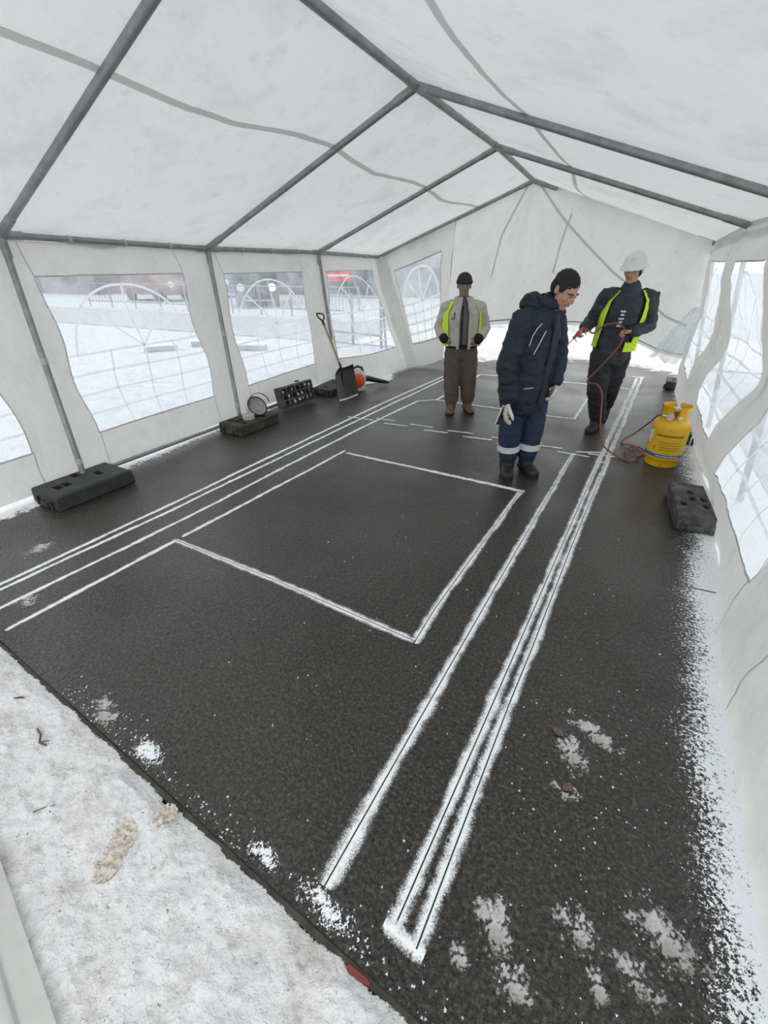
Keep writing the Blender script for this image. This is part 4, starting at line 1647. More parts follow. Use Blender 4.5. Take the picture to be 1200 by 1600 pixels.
# ------------------------------------------------------------------ people
def blob(mb, voxel, smooth_it=4, wrinkle=0.0, wfreq=14, seed=0.0, stretch=1.6):
    """weld overlapping closed forms into one continuous skin"""
    me = bpy.data.meshes.new('tmp')
    me.from_pydata(mb.v, [], mb.f)
    o = bpy.data.objects.new('tmp', me)
    COL.objects.link(o)
    bm = bmesh.new()
    bm.from_mesh(me)
    bmesh.ops.recalc_face_normals(bm, faces=bm.faces)
    bm.to_mesh(me)
    bm.free()
    md = o.modifiers.new('weld', 'REMESH')
    md.mode = 'VOXEL'
    md.voxel_size = voxel
    md.adaptivity = 0
    s_ = o.modifiers.new('soft', 'SMOOTH')
    s_.factor = .5
    s_.iterations = smooth_it
    dg = bpy.context.evaluated_depsgraph_get()
    out_ = bpy.data.meshes.new_from_object(o.evaluated_get(dg))
    bpy.data.objects.remove(o)
    if wrinkle:
        ns = [v.normal.copy() for v in out_.vertices]
        for v, n_ in zip(out_.vertices, ns):
            c_ = v.co
            d_ = fbm(c_.x * wfreq + seed, c_.y * wfreq, c_.z * wfreq * stretch, 3)
            d2 = sin((c_.z * 55 + 9 * fbm(c_.x * 6, c_.y * 6, c_.z * 5 + seed))) * max(0, fbm(c_.x * 5, c_.y * 5 + seed, c_.z * 6))
            v.co = c_ + n_ * (wrinkle * d_ + wrinkle * .9 * d2)
    return out_


def hand_mb(mb, wrist, d, pn, thumb, size=1.0, curl=(.5, .5, .55, .6), r0=.0088, tcurl=.4):
    """palm and five unequal, bent fingers. d = finger direction, pn = palm facing, thumb = towards the thumb"""
    wrist, d, pn, thumb = Vector(wrist), Vector(d).normalized(), Vector(pn).normalized(), Vector(thumb).normalized()
    pn = (pn - d * pn.dot(d)).normalized()
    thumb = (thumb - d * thumb.dot(d) - pn * thumb.dot(pn)).normalized()
    S = size
    mb.tube([wrist, wrist + d * .03 * S, wrist + d * .085 * S], [(.026 * S, .019 * S), (.034 * S, .017 * S), (.038 * S, .013 * S)], side=tuple(thumb), seg=14)
    lens = (.070, .078, .073, .058)
    for i in range(4):
        off = thumb * (.030 - .0205 * i) * S
        a = wrist + d * (.086 - .006 * abs(i - 1.2)) * S + off
        seglen = [lens[i] * k * S for k in (.45, .32, .26)]
        ang = 0
        P = [a - d * .012 * S, a]
        q = a
        for k in range(3):
            ang += curl[i] * (1.0 if k == 0 else 1.15)
            v = d * cos(ang) + pn * sin(ang)
            q = q + v * seglen[k]
            P.append(q)
        rr = r0 * S * (1.0 if i < 3 else .88)
        mb.tube(P, [rr * 1.05, rr * 1.05, rr, rr * .92, rr * .8], side=tuple(thumb), seg=10)
    b0 = wrist + d * .025 * S + thumb * .022 * S
    td = (thumb * .75 + d * .62 + pn * .25).normalized()
    b1 = b0 + td * .042 * S
    b2 = b1 + (td * (1 - tcurl) + d * tcurl + pn * tcurl * .8).normalized() * .034 * S
    b3 = b2 + (d * .8 + pn * tcurl * 1.2 + td * .1).normalized() * .026 * S
    mb.tube([b0 - td * .01, b0, b1, b2, b3], [.012 * S, .013 * S, r0 * S * 1.15, r0 * S * 1.08, r0 * S * .85], side=tuple(pn), seg=10)


def head_mb(mb, c, f, up, S=1.0):
    """skull, jaw, brow, nose, lips, chin and ears around head centre c, facing f"""
    c, f, up = Vector(c), Vector(f).normalized(), Vector(up).normalized()
    up = (up - f * up.dot(f)).normalized()
    r = f.cross(up)
    M = Matrix((r, f, up)).transposed()
    P = lambda x, y, z: c + M @ Vector((x, y, z)) * S
    E = lambda x, y, z, a, b_, d_: mb.ell(P(x, y, z), (a * S, b_ * S, d_ * S), M)
    E(0, -.012, .028, .074, .094, .088)
    E(0, .024, -.030, .060, .066, .075)
    E(0, .046, -.088, .034, .034, .026)      # chin
    E(0, .076, .022, .050, .016, .012)       # brow
    mb.tube([P(0, .086, .016), P(0, .104, -.020), P(0, .100, -.030)], [.008 * S, .013 * S, .011 * S], side=tuple(r), seg=10)
    E(-.012, .092, -.029, .008, .009, .007)
    E(.012, .092, -.029, .008, .009, .007)
    E(0, .080, -.058, .024, .012, .008)      # mouth mound
    for sx in (-1, 1):
        E(sx * .040, .058, -.020, .022, .022, .022)   # cheek
        E(sx * .073, -.012, -.004, .010, .020, .031)  # ear
    return P, M


def face_parts(parent, P, M, S=1.0):
    for sx in (-1, 1):
        b_ = MB()
        b_.ell(P(sx * .031, .072, .004), (.0125 * S, .0115 * S, .0065 * S), M)
        e_ = b_.build('eye', 'eye_white', parent, smooth=True)
        b_ = MB()
        b_.ell(P(sx * .031, .081, .004), (.0058 * S, .0045 * S, .0058 * S), M)
        b_.build('iris', 'eye_dark', e_, smooth=True)
        b_ = MB()
        b_.tube([P(sx * .014, .088, .022), P(sx * .032, .088, .028), P(sx * .052, .076, .022)], .0045 * S, seg=8)
        b_.build('eyebrow', 'hair_dark', parent, smooth=True)
    b_ = MB()
    b_.tube([P(-.022, .084, -.060), P(0, .092, -.057), P(.022, .084, -.060)], [(.004 * S, .005 * S)] * 3, seg=8)
    b_.build('lips', 'lip', parent, smooth=True)


def tube_surface(secs, th, k, grow=0.0):
    """point on an elliptic tube; secs = (centre, a, b), side fixed to local direction, th angle, k fractional section"""
    i = min(int(k), len(secs) - 2)
    t = k - i
    c0, a0, b0, u0 = secs[i]
    c1, a1, b1, u1 = secs[i + 1]
    c_ = Vector(c0).lerp(Vector(c1), t)
    a, b_ = a0 + (a1 - a0) * t + grow, b0 + (b1 - b0) * t + grow
    u = Vector(u0).lerp(Vector(u1), t).normalized()
    w = Vector((-u.y, u.x, 0)).normalized()      # towards the person's back when u is their left-to-right as seen
    return c_ + u * cos(th) * a + w * sin(th) * b_


def shell(secs, th0, th1, k0, k1, grow, thick=.006, nth=40, nk=22, ripple=.004, seed=0.):
    """open garment panel lying on a torso; th0/th1 may be functions of k"""
    b_ = MB()
    vs, fs = [], []
    for layer in (0, 1):
        for j in range(nk + 1):
            k = k0 + (k1 - k0) * j / nk
            a0 = th0(k) if callable(th0) else th0
            a1 = th1(k) if callable(th1) else th1
            for i in range(nth + 1):
                th = a0 + (a1 - a0) * i / nth
                q = tube_surface(secs, th, k, grow + thick * layer + ripple * fbm(th * 2.2 + seed, k * 2.5, seed))
                vs.append(q)
    n_ = (nth + 1) * (nk + 1)
    for j in range(nk):
        for i in range(nth):
            a = j * (nth + 1) + i
            fs.append((a, a + nth + 1, a + nth + 2, a + 1))
            fs.append((n_ + a, n_ + a + 1, n_ + a + nth + 2, n_ + a + nth + 1))
    for j in range(nk):
        for a in (j * (nth + 1), j * (nth + 1) + nth):
            fs.append((a, a + nth + 1, n_ + a + nth + 1, n_ + a))
    for i in range(nth):
        for a in (i, nk * (nth + 1) + i):
            fs.append((a, a + 1, n_ + a + 1, n_ + a))
    b_.add(vs, fs)
    return b_


def body_mesh(J):
    """the figure itself, one continuous surface"""
    b_ = MB()
    u = tuple(J['side'])
    pel, ch, nk_ = Vector(J['pelvis']), Vector(J['chest']), Vector(J['neck'])
    b_.tube([pel + Vector((0, 0, -.06)), pel + Vector((0, 0, .06)), pel.lerp(ch, .45), ch, ch.lerp(nk_, .6)],
            [(.14, .10), (.145, .105), (.125, .095), (.155, .11), (.11, .08)], side=u, seg=18)
    b_.tube([ch.lerp(nk_, .5), nk_, Vector(J['head']) + Vector((0, 0, -.05))], [.06, .055, .052], seg=14)
    P, M = head_mb(b_, J['head'], J['face'], J['headup'], J.get('hs', 1))
    for s_ in ('l', 'r'):
        sh_, el, wr_ = J['sh' + s_], J['el' + s_], J['wr' + s_]
        b_.tube([ch.lerp(nk_, .45).lerp(Vector(sh_), .6), sh_, Vector(sh_).lerp(Vector(el), .5), el, Vector(el).lerp(Vector(wr_), .4), wr_],
                [.052, .054, .046, .038, .038, .026], seg=14)
        h = J['hand' + s_]
        hand_mb(b_, wr_, h[0], h[1], h[2], (h[3] if len(h) > 3 else 1.0) * J.get('handscale', 1.0), h[4] if len(h) > 4 else (.5, .5, .55, .6))
        hp, kn, an, toe = (Vector(J[k + s_]) for k in ('hip', 'kn', 'an', 'toe'))
        b_.tube([hp, hp.lerp(kn, .5), kn, kn.lerp(an, .35), an], [.083, .072, .054, .052, .036], seg=14)
        toe = an.lerp(toe, .78)
        toe.z = max(toe.z, .045)
        heel = an - (toe - an).normalized() * .03
        heel.z = an.z - .04
        b_.tube([heel, an.lerp(toe, .35) + Vector((0, 0, -.012)), toe], [(.022, .022), (.026, .022), (.022, .014)], seg=12)
    return b_, P, M


def boot(parent, an, toe, mat, name='boot', shaft=.15, sole=.028, w=1.12):
    an, toe = Vector(an), Vector(toe)
    d_ = Vector((toe.x - an.x, toe.y - an.y, 0)).normalized()
    s_ = Vector((-d_.y, d_.x, 0))
    g0 = Vector((an.x, an.y, toe.z))
    g0.z = toe.z - .03
    b_ = MB()
    heel = g0 - d_ * .05
    tip = Vector((toe.x, toe.y, g0.z)) + d_ * .02
    b_.tube([an + Vector((0, 0, shaft - .05)), an + Vector((0, 0, -.01)), g0 + Vector((0, 0, .05))], [.058 * w, .056 * w, .054 * w], seg=16)
    b_.tube([heel + Vector((0, 0, .045)), heel.lerp(tip, .4) + Vector((0, 0, .055)), heel.lerp(tip, .72) + Vector((0, 0, .042)), tip + Vector((0, 0, .036)) - d_ * .02],
            [(.045 * w, .044), (.045 * w, .056), (.050 * w, .044), (.042 * w, .036)], side=tuple(s_), seg=16)
    me = blob(b_, .008, 3)
    o = link(name, me, mat, parent, True)
    q = MB()
    n_ = 28
    ol = []
    for i in range(n_):
        a = 2 * pi * i / n_
        f = cos(a)
        L_ = (tip - heel).length
        x = f * (L_ / 2 + .026)
        wd = (.047 + .007 * f) * w
        ol.append(heel.lerp(tip, .5) + d_ * x + s_ * sin(a) * wd * (1.0 - .05 * cos(2 * a)))
    z0, z1 = g0.z, g0.z + sole
    vs = [(v.x, v.y, z0) for v in ol] + [(v.x, v.y, z1) for v in ol]
    q.add(vs, [tuple(range(n_ - 1, -1, -1)), tuple(range(n_, 2 * n_))] + [(i, (i + 1) % n_, n_ + (i + 1) % n_, n_ + i) for i in range(n_)])
    q.build('boot_sole', 'sole_black', o)
    q = MB()
    for k in range(4):
        base = an.lerp(g0, .25 + .2 * k) + d_ * (.052 + .013 * k) + Vector((0, 0, .02))
        q.tube([base - s_ * .022, base + d_ * .006, base + s_ * .022], .0035, seg=6)
    q.build('boot_lace', 'strap_dark', o, smooth=True)
    return o


def person(label, loc, rz, J, skin):
    bm_, P, M = body_mesh(J)
    me = blob(bm_, .0065, 2)
    o = link('person', me, skin, None, True)
    o.location = loc
    o.rotation_euler = (0, 0, rz)
    tag(o, label, 'person')
    face_parts(o, P, M, J.get('hs', 1))
    return o, P, M


def legs_mesh(J, rad, crotch, voxel=.010, wrinkle=.007, seed=0., waist=(.165, .125), waist_top=.06, cuff=None):
    b_ = MB()
    pel = Vector(J['pelvis'])
    b_.tube([pel + Vector((0, 0, waist_top)), pel, pel + Vector((0, 0, -.07))], [waist, (waist[0] + .008, waist[1] + .008), (waist[0], waist[1])], side=tuple(J['side']), seg=20)
    for s_ in ('l', 'r'):
        hp, kn, an = (Vector(J[k + s_]) for k in ('hip', 'kn', 'an'))
        low = an + Vector((0, 0, .075))
        b_.tube([hp, hp.lerp(kn, .5), kn, kn.lerp(low, .5), low], rad, seg=18, cap='round')
    return blob(b_, voxel, 4, wrinkle, 13, seed)


# ---- person in the beige jacket (faces the camera, hands in pockets)
J1 = dict(side=(1, 0, 0), pelvis=(-.07, .05, .80), chest=(-.08, .04, 1.12), neck=(-.08, .05, 1.30), head=(-.085, .03, 1.445), face=(.05, -1, -.06), headup=(0, 0, 1), hs=.98,
          shl=(-.255, .05, 1.225), ell=(-.335, .09, .99), wrl=(-.27, -.06, .90), handl=((.7, -.25, -.6), (.6, .5, 0), (.2, -.9, .2), .9),
          shr=(.10, .05, 1.225), elr=(.185, .09, .99), wrr=(.12, -.07, .90), handr=((-.7, -.25, -.6), (-.6, .5, 0), (-.2, -.9, .2), .9),
          hipl=(-.155, .05, .74), knl=(-.155, .02, .42), anl=(-.145, .03, .10), toel=(-.155, -.12, .03),
          hipr=(.02, .06, .74), knr=(.045, .07, .42), anr=(.06, .12, .10), toer=(.115, -.02, .03))
p1, P1h, M1 = person('person in a beige jacket and yellow vest, hands in pockets', (-1.6, 5.35, 0), radians(16.7), J1, 'skin_dark')
link('trousers', legs_mesh(J1, [.112, .110, .100, .096, .088], .5, seed=1.3), 'brown_trouser', p1, True)
boot(p1, J1['anl'], J1['toel'], 'boot_brown')
boot(p1, J1['anr'], J1['toer'], 'boot_brown')
b = MB()
b.tube([(-.07, .05, .80), (-.075, .04, .95), (-.08, .04, 1.12), (-.08, .05, 1.23), (-.08, .05, 1.30)], [(.165, .125), (.165, .130), (.175, .13), (.14, .10), (.075, .075)], seg=20)
fl_ = link('fleece', blob(b, .010, 4, .005, 14, 2.2), 'fleece_grey', p1, True)
S1 = [((-.07, .05, .79), .195, .150, (1, 0, 0)), ((-.072, .045, .90), .200, .158, (1, 0, 0)), ((-.078, .04, 1.05), .205, .160, (1, 0, 0)),
      ((-.08, .045, 1.17), .200, .150, (1, 0, 0)), ((-.08, .05, 1.26), .145, .120, (1, 0, 0)), ((-.08, .05, 1.335), .085, .088, (1, 0, 0))]
for k in range(1):
    z_ = MB()
    z_.tube([tube_surface(S1, -pi / 2 + .02, q, -.022) for q in (.0, 1, 2, 3, 3.8)], .006, seg=8)
    z_.build('zip', 'black_cloth', fl_, smooth=True)
wbn = shell(S1, 0, 2 * pi, 0, .42, -.018, .012, 48, 4, .002)
wbn.build('waistband', 'black_cloth', p1, smooth=True)
jk = shell(S1, lambda k: -1.06 - .03 * k, lambda k: -1.74 + 2 * pi + .02 * k, .28, 5, .0, .012, 64, 30, .010, 1.0)
slv = MB()
for s_ in ('l', 'r'):
    sh_, el, wr_ = (Vector(J1[k + s_]) for k in ('sh', 'el', 'wr'))
    slv.tube([sh_.lerp(Vector((-.08, .05, 1.26)), .25), sh_, sh_.lerp(el, .5), el, el.lerp(wr_, .5), wr_.lerp(el, .12)], [.075, .085, .082, .075, .066, .056], seg=16)
jm = blob(slv, .010, 4, .009, 15, 3.1)
jk.add([tuple(v.co) for v in jm.vertices], [tuple(f.vertices) for f in jm.polygons])
jko = jk.build('jacket', 'beige_jacket', p1, smooth=True)
for th in (-1.12, -1.76):
    q = MB()
    q.tube([tube_surface(S1, th, k, .013) for k in (-.0, .35, 1, 2, 3, 3.9)], [(.016, .005)] * 6, seg=8)
    q.build('front_placket', 'beige_jacket', jko, smooth=True)
q = MB()
q.tube([tube_surface(S1, -2.15, 2.55, .018), tube_surface(S1, -2.0, 2.55, .018), tube_surface(S1, -1.99, 3.1, .018)], .005, seg=8)
q.build('pocket_piping', 'black_cloth', jko, smooth=True)
for s_ in ('l', 'r'):
    el, wr_ = Vector(J1['el' + s_]), Vector(J1['wr' + s_])
    q = MB()
    q.tube([el.lerp(wr_, .84), el.lerp(wr_, 1.02)], .057, seg=16)
    q.build('knit_cuff', 'black_cloth', jko, smooth=True)
vst = shell(S1, lambda k: -.62 + .03 * k, lambda k: -2.28 + 2 * pi - .02 * k, .22, 4.4, .022, .005, 60, 26, .008, 4.0)
vo = vst.build('hi_vis_vest', 'hivis', p1, smooth=True)
shell(S1, lambda k: -.60, lambda k: -2.47 + 2 * pi, 1.2, 1.55, .030, .003, 60, 4, .004, 4.0).build('reflective_band', 'reflective', vo, smooth=True)
# dark knit cap
b = MB()
b.ell(P1h(0, -.014, .060), (.084, .102, .078), M1)
cap = link('knit_cap', blob(b, .006, 2), 'knit_dark', p1, True)
b = MB()
b.tube([P1h(.086 * cos(a), -.010 + .100 * sin(a), .040 + .004 * sin(a)) for a in [2 * pi * i / 28 for i in range(29)]], [(.022, .008)] * 29, side=(0, 0, 1), seg=8)
b.build('cap_brim', 'knit_dark', cap, smooth=True)

# ---- person in the navy work suit (turned to the right, looking down)
F2 = Vector((.80, -.60, 0)).normalized()
SD2 = Vector((.60, .80, 0))          # across the shoulders, near (right) to far (left) arm
J2 = dict(handscale=.80, side=tuple(SD2), pelvis=(-.03, .0, .82), chest=(-.02, .0, 1.16), neck=(.05, -.04, 1.37), head=(.135, -.09, 1.485), face=(.62, -.55, -.50), headup=(.35, -.25, .9), hs=1.02,
          shr=(-.12, -.155, 1.30), elr=(-.195, -.20, .98), wrr=(-.155, -.225, .715), handr=((-.12, -.1, -1), (.9, .3, 0), (.5, -.85, 0), 1.05, (.35, .35, .4, .45)),
          shl=(.10, .145, 1.30), ell=(.165, .14, 1.03), wrl=(.185, .06, .82), handl=((.0, -.15, -1), (-.8, -.3, 0), (.3, -.9, 0), 1.0, (.55, .6, .65, .7)),
          hipr=(-.095, -.05, .76), knr=(-.115, -.04, .44), anr=(-.10, -.01, .10), toer=(-.075, -.165, .03),
          hipl=(.045, .06, .76), knl=(.07, .06, .45), anl=(.06, .08, .10), toel=(.145, -.045, .03))
p2, P2h, M2 = person('person in a navy work suit and white gloves looking down', (-.57, 3.78, 0), radians(8.6), J2, 'skin')
link('trousers', legs_mesh(J2, [.108, .104, .096, .092, .086], .5, seed=5.1, waist=(.17, .13)), 'navy_trouser', p2, True)
for s_ in ('r', 'l'):
    kn, an = Vector(J2['kn' + s_]), Vector(J2['an' + s_]) + Vector((0, 0, .035))
    a_, c_ = kn.lerp(an, .52), kn.lerp(an, .69)
    q = MB()
    q.tube([a_, c_], [.099, .098], seg=28, cap='flat')
    q.build('reflective_band', 'reflective', p2, smooth=True)
    boot(p2, J2['an' + s_], J2['toe' + s_], 'boot_black', w=1.18)
b = MB()
b.tube([(-.055, .0, .67), (-.05, .0, .76), (-.045, 0, .92), (-.03, 0, 1.08), (-.015, -.0, 1.22), (.005, -.01, 1.32), (.05, -.035, 1.40)],
       [(.190, .172), (.196, .180), (.190, .178), (.195, .175), (.195, .160), (.155, .125), (.082, .085)], side=tuple(SD2), seg=24)
for s_ in ('l', 'r'):
    sh_, el, wr_ = (Vector(J2[k + s_]) for k in ('sh', 'el', 'wr'))
    b.tube([sh_.lerp(Vector((-.01, 0, 1.3)), .3), sh_, sh_.lerp(el, .5), el, el.lerp(wr_, .5), wr_.lerp(el, .06)], [.08, .090, .086, .080, .076, .070], seg=18)
jk2 = link('jacket', blob(b, .010, 3, .012, 12, 6.6), 'navy', p2, True)
b = MB()
b.tube([(-.135, .03, 1.385), (-.10, -.05, 1.415), (-.07, .05, 1.42), (-.03, .10, 1.40)], [.045, .055, .055, .045], seg=14)
b.tube([(-.03, -.10, 1.375), (-.09, -.04, 1.41), (-.10, .06, 1.41), (.02, .09, 1.39)], [.03, .045, .045, .03], seg=14)
hd = link('hood', blob(b, .009, 4, .006, 18, 7.7), 'navy', p2, True)
b = MB()
cq = Vector((.055, -.04, 1.40))
b.tube([cq + (F2 * .088 * cos(a) + SD2 * .088 * sin(a)) + Vector((0, 0, .012 - .02 * cos(a))) for a in [2 * pi * i / 24 for i in range(25)]], [(.034, .012)] * 25, side=(0, 0, 1), seg=10)
b.build('collar', 'navy', p2, smooth=True)


def s2(th, z, grow):
    secs = [((-.055, .0, .67), .190, .172, tuple(SD2)), ((-.05, .0, .76), .196, .180, tuple(SD2)), ((-.045, 0, .92), .190, .178, tuple(SD2)), ((-.03, 0, 1.08), .195, .175, tuple(SD2)),
            ((-.015, 0, 1.22), .195, .160, tuple(SD2)), ((.005, -.01, 1.32), .155, .125, tuple(SD2))]
    zs = [q[0][2] for q in secs]
    return tube_surface(secs, th, interp(z, zs, range(len(zs))), grow)


q = MB()
q.tube([s2(-pi / 2, z, .004) for z in (.64, .72, .8, .9, 1.0, 1.1, 1.2, 1.29)], [(.022, .007)] * 8, side=tuple(SD2), seg=8)
q.build('front_placket', 'navy', jk2, smooth=True)
for pts in ([(-2.30, 1.27), (-2.42, 1.24), (-2.52, 1.19), (-2.58, 1.12)], [(-2.05, 1.22), (-2.2, 1.14), (-2.35, 1.06)]):
    q = MB()
    q.tube([s2(a, z, .010) for a, z in pts], .0035, seg=6)
    q.build('reflective_piping', 'reflective', jk2, smooth=True)
q = MB()
q.tube([s2(-2.45, .80, .009), s2(-2.30, .805, .009), s2(-2.1, .81, .009)], .0035, seg=6)
q.build('pocket_zip', 'reflective', jk2, smooth=True)
for s_ in ('r', 'l'):
    b = MB()
    wr_, el = Vector(J2['wr' + s_]), Vector(J2['el' + s_])
    h = J2['hand' + s_]
    hand_mb(b, wr_, h[0], h[1], h[2], h[3] * 1.22, h[4], r0=.0105)
    b.tube([wr_.lerp(el, .18), wr_, wr_ + Vector(h[0]).normalized() * .03], [.042, .040, .038], seg=14)
    gl_ = link('work_glove', blob(b, .0055, 2), 'glove_white', p2, True)
ph_ = tag(empty('phone', (0, 0, 0)), 'dark slim phone held in the white-gloved right hand', 'phone')
hq = Vector(J2['wrr']) + Vector((-.035, -.02, -.125))
MW = Matrix.Translation((-.57, 3.78, 0)) @ Matrix.Rotation(radians(8.6), 4, 'Z')
b = MB()
PM = Matrix.Translation(hq) @ Euler((radians(10), radians(14), radians(62))).to_matrix().to_4x4()
b.box((0, 0, 0), (.074, .009, .155), bev=.004)
b.xform(MW @ PM)
pc = b.build('phone_body', 'aluminium', ph_)
b = MB()
b.box((0, -.0052, 0), (.068, .002, .146), bev=.0008)
b.xform(MW @ PM)
b.build('phone_screen', 'screen_dark', ph_)
# short dark hair
b = MB()
b.ell(P2h(0, -.022, .046), (.080, .100, .084), M2)
b.ell(P2h(0, -.050, .0), (.076, .070, .075), M2)
for sx in (-1, 1):
    b.ell(P2h(sx * .068, .012, .030), (.014, .030, .035), M2)
link('hair', blob(b, .006, 2, .004, 60, 2.), 'hair_dark', p2, True)

# ---- person with the gas torch (white helmet, open yellow vest)
J3 = dict(side=(.97, .25, 0), pelvis=(-.015, .06, .86), chest=(.02, .05, 1.24), neck=(.03, .05, 1.44), head=(.015, .01, 1.60), face=(-.28, -.95, -.18), headup=(0, 0, 1), hs=1.0,
          shl=(-.155, .0, 1.385), ell=(-.255, .06, 1.14), wrl=(-.315, -.12, 1.08), handl=((-.35, -.8, -.35), (.5, .2, -.8), (.2, -.6, .7), 1.0, (.85, .9, .95, 1.0)),
          shr=(.215, .10, 1.37), elr=(.265, .07, 1.10), wrr=(.12, -.13, 1.07), handr=((-.85, -.45, .05), (.2, -.3, -.9), (-.1, -.5, .9), 1.0, (.85, .9, .95, 1.0)),
          hipl=(-.095, .03, .80), knl=(-.065, -.02, .46), anl=(.0, .04, .10), toel=(-.05, -.11, .03),
          hipr=(.07, .09, .80), knr=(.06, .12, .48), anr=(.055, .40, .15), toer=(.03, .30, .045))
p3, P3h, M3 = person('person in a dark jacket and open yellow vest holding a gas torch', (-.04, 5.30, 0), radians(.4), J3, 'skin')
link('trousers', legs_mesh(J3, [.112, .108, .098, .092, .086], .5, seed=9.1, waist=(.175, .135), wrinkle=.009), 'black_trouser', p3, True)
boot(p3, J3['anl'], J3['toel'], 'boot_black', w=1.18)
boot(p3, J3['anr'], J3['toer'], 'boot_black', w=1.18)
U3 = (.97, .25, 0)
S3 = [((-.012, .06, .80), .192, .150, U3), ((-.008, .06, .92), .192, .155, U3), ((.005, .055, 1.07), .192, .155, U3), ((.02, .05, 1.22), .200, .152, U3),
      ((.028, .05, 1.34), .185, .135, U3), ((.03, .05, 1.44), .10, .095, U3)]
b = MB()
b.tube([s_[0] for s_ in S3], [(s_[1] - .006, s_[2] - .006) for s_ in S3], side=U3, seg=24)
for s_ in ('l', 'r'):
    sh_, el, wr_ = (Vector(J3[k + s_]) for k in ('sh', 'el', 'wr'))
    b.tube([sh_.lerp(Vector((.03, .05, 1.38)), .3), sh_, sh_.lerp(el, .5), el, el.lerp(wr_, .5), wr_.lerp(el, .10)], [.075, .082, .078, .072, .064, .054], seg=18)
jk3 = link('jacket', blob(b, .010, 4, .009, 13, 10.6), 'dark_jacket', p3, True)
b = MB()
cq = Vector((.03, .04, 1.435))
b.tube([cq + Vector((.080 * cos(a), .080 * sin(a), .012 * sin(a))) for a in [2 * pi * i / 24 for i in range(25)]], [(.036, .012)] * 25, side=(0, 0, 1), seg=10)
b.build('collar', 'dark_jacket', jk3, smooth=True)
for k, z in enumerate((1.245, 1.215, 1.18, 1.15, 1.115)):    # pale printed bars on the sweatshirt front
    q = MB()
    kk = interp(z, [s_[0][2] for s_ in S3], range(6))
    w0 = .035 if k % 2 else .055
    pts = [tube_surface(S3, -pi / 2 - .22 + d_, kk, .006) for d_ in (-w0 * 2.2, 0, w0 * 1.5)]
    q.tube(pts, [(.004, .009)] * 3, side=(0, -1, 0), seg=8)
    q.build('printed_bar', 'reflective', jk3, smooth=True)
v3 = shell(S3, lambda k: -.86 - .10 * (3 - k) * .5, lambda k: -2.72 + 2 * pi + .05 * k, .85, 4.85, .014, .006, 60, 30, .007, 8.0)
vo3 = v3.build('hi_vis_vest', 'hivis', p3, smooth=True)
hb = shell(S3, lambda k: -1.30, lambda k: -.15, .62, 1.30, .019, .005, 20, 6, .004, 8.0)
hb.build('vest_front_hem', 'hivis', vo3, smooth=True)
shell(S3, lambda k: -1.0, lambda k: -2.70 + 2 * pi, 1.95, 2.28, .023, .003, 60, 4, .003, 8.0).build('reflective_band', 'reflective', vo3, smooth=True)
# helmet
hm = MB()
prof = [(.0, .150), (.035, .147), (.072, .133), (.098, .100), (.112, .055), (.115, .03)]
vs, fs = [], []
for i in range(30):
    a = 2 * pi * i / 30
    for r_, z_ in prof + [(.135, .026)]:
        vs.append(P3h(r_ * cos(a) * .90, -.01 + r_ * sin(a) * (1.05 if r_ < .13 else (1.25 if sin(a) > .3 else 1.0)), z_ - (.008 if (r_ > .13 and sin(a) > .3) else 0)))
n_ = len(prof) + 1
for i in range(30):
    for k in range(n_ - 1):
        fs.append((i * n_ + k, i * n_ + k + 1, ((i + 1) % 30) * n_ + k + 1, ((i + 1) % 30) * n_ + k))
hm.add(vs, fs)
ho = hm.build('helmet', 'helmet_white', p3, smooth=True)
md = ho.modifiers.new('thick', 'SOLIDIFY')
md.thickness = .004
q = MB()
q.tube([P3h(0, -.10, .095), P3h(0, -.04, .149), P3h(0, .04, .146), P3h(0, .09, .105)], [(.016, .006)] * 4, side=tuple(M3 @ Vector((1, 0, 0))), seg=8)
q.build('helmet_ridge', 'helmet_white', ho, smooth=True)
b = MB()
b.ell(P3h(0, -.030, -.005), (.080, .085, .080), M3)
link('hair', blob(b, .006, 2, .003, 60, 3.), 'hair_dark', p3, True)
MW3 = Matrix.Translation((-.04, 5.30, 0)) @ Matrix.Rotation(radians(.4), 4, 'Z')

# gas torch in the right hand (left in the picture)
tc_ = tag(empty('gas_torch', tuple(MW3 @ Vector((-.35, -.2, 1.05)))), 'gas torch lance with a red grip held by the person in the open vest', 'torch')
to = tc_.location.copy()
G0, G1 = MW3 @ Vector((-.315, -.165, 1.085)), MW3 @ Vector((-.375, -.235, 1.005))
T1 = MW3 @ Vector((-.54, -.34, .76))
T2 = MW3 @ Vector((-.585, -.36, .715))
b = MB()
b.tube([G0 - to, G1 - to], [.017, .016], seg=12)
b.build('grip', 'torch_red', tc_, smooth=True)
b = MB()
b.tube([G1 - to, T1 - to], .0055, seg=10)
b.build('lance', 'steel', tc_, smooth=True)
b = MB()
b.tube([T1 - to, T1.lerp(T2, .2) - to, T2 - to], [.010, .024, .026], seg=16, cap='flat')
b.build('burner', 'steel', tc_, smooth=True)
b = MB()
b.tube([G1 - to + Vector((0, 0, -.012)), G1 - to + Vector((.035, -.01, -.035))], .004, seg=8)
b.build('lever', 'steel', tc_, smooth=True)

# hose: torch -> loop through the left hand -> down -> coil -> cylinder
def spline(pts, n=14):
    pts = [Vector(p_) for p_ in pts]
    out_ = []
    for i in range(len(pts) - 1):
        p0, p1_, p2_, p3_ = pts[max(i - 1, 0)], pts[i], pts[i + 1], pts[min(i + 2, len(pts) - 1)]
        for k in range(n):
            t = k / n
            out_.append(.5 * ((2 * p1_) + (-p0 + p2_) * t + (2 * p0 - 5 * p1_ + 4 * p2_ - p3_) * t * t + (-p0 + 3 * p1_ - 3 * p2_ + p3_) * t**3))
    out_.append(pts[-1])
    return out_


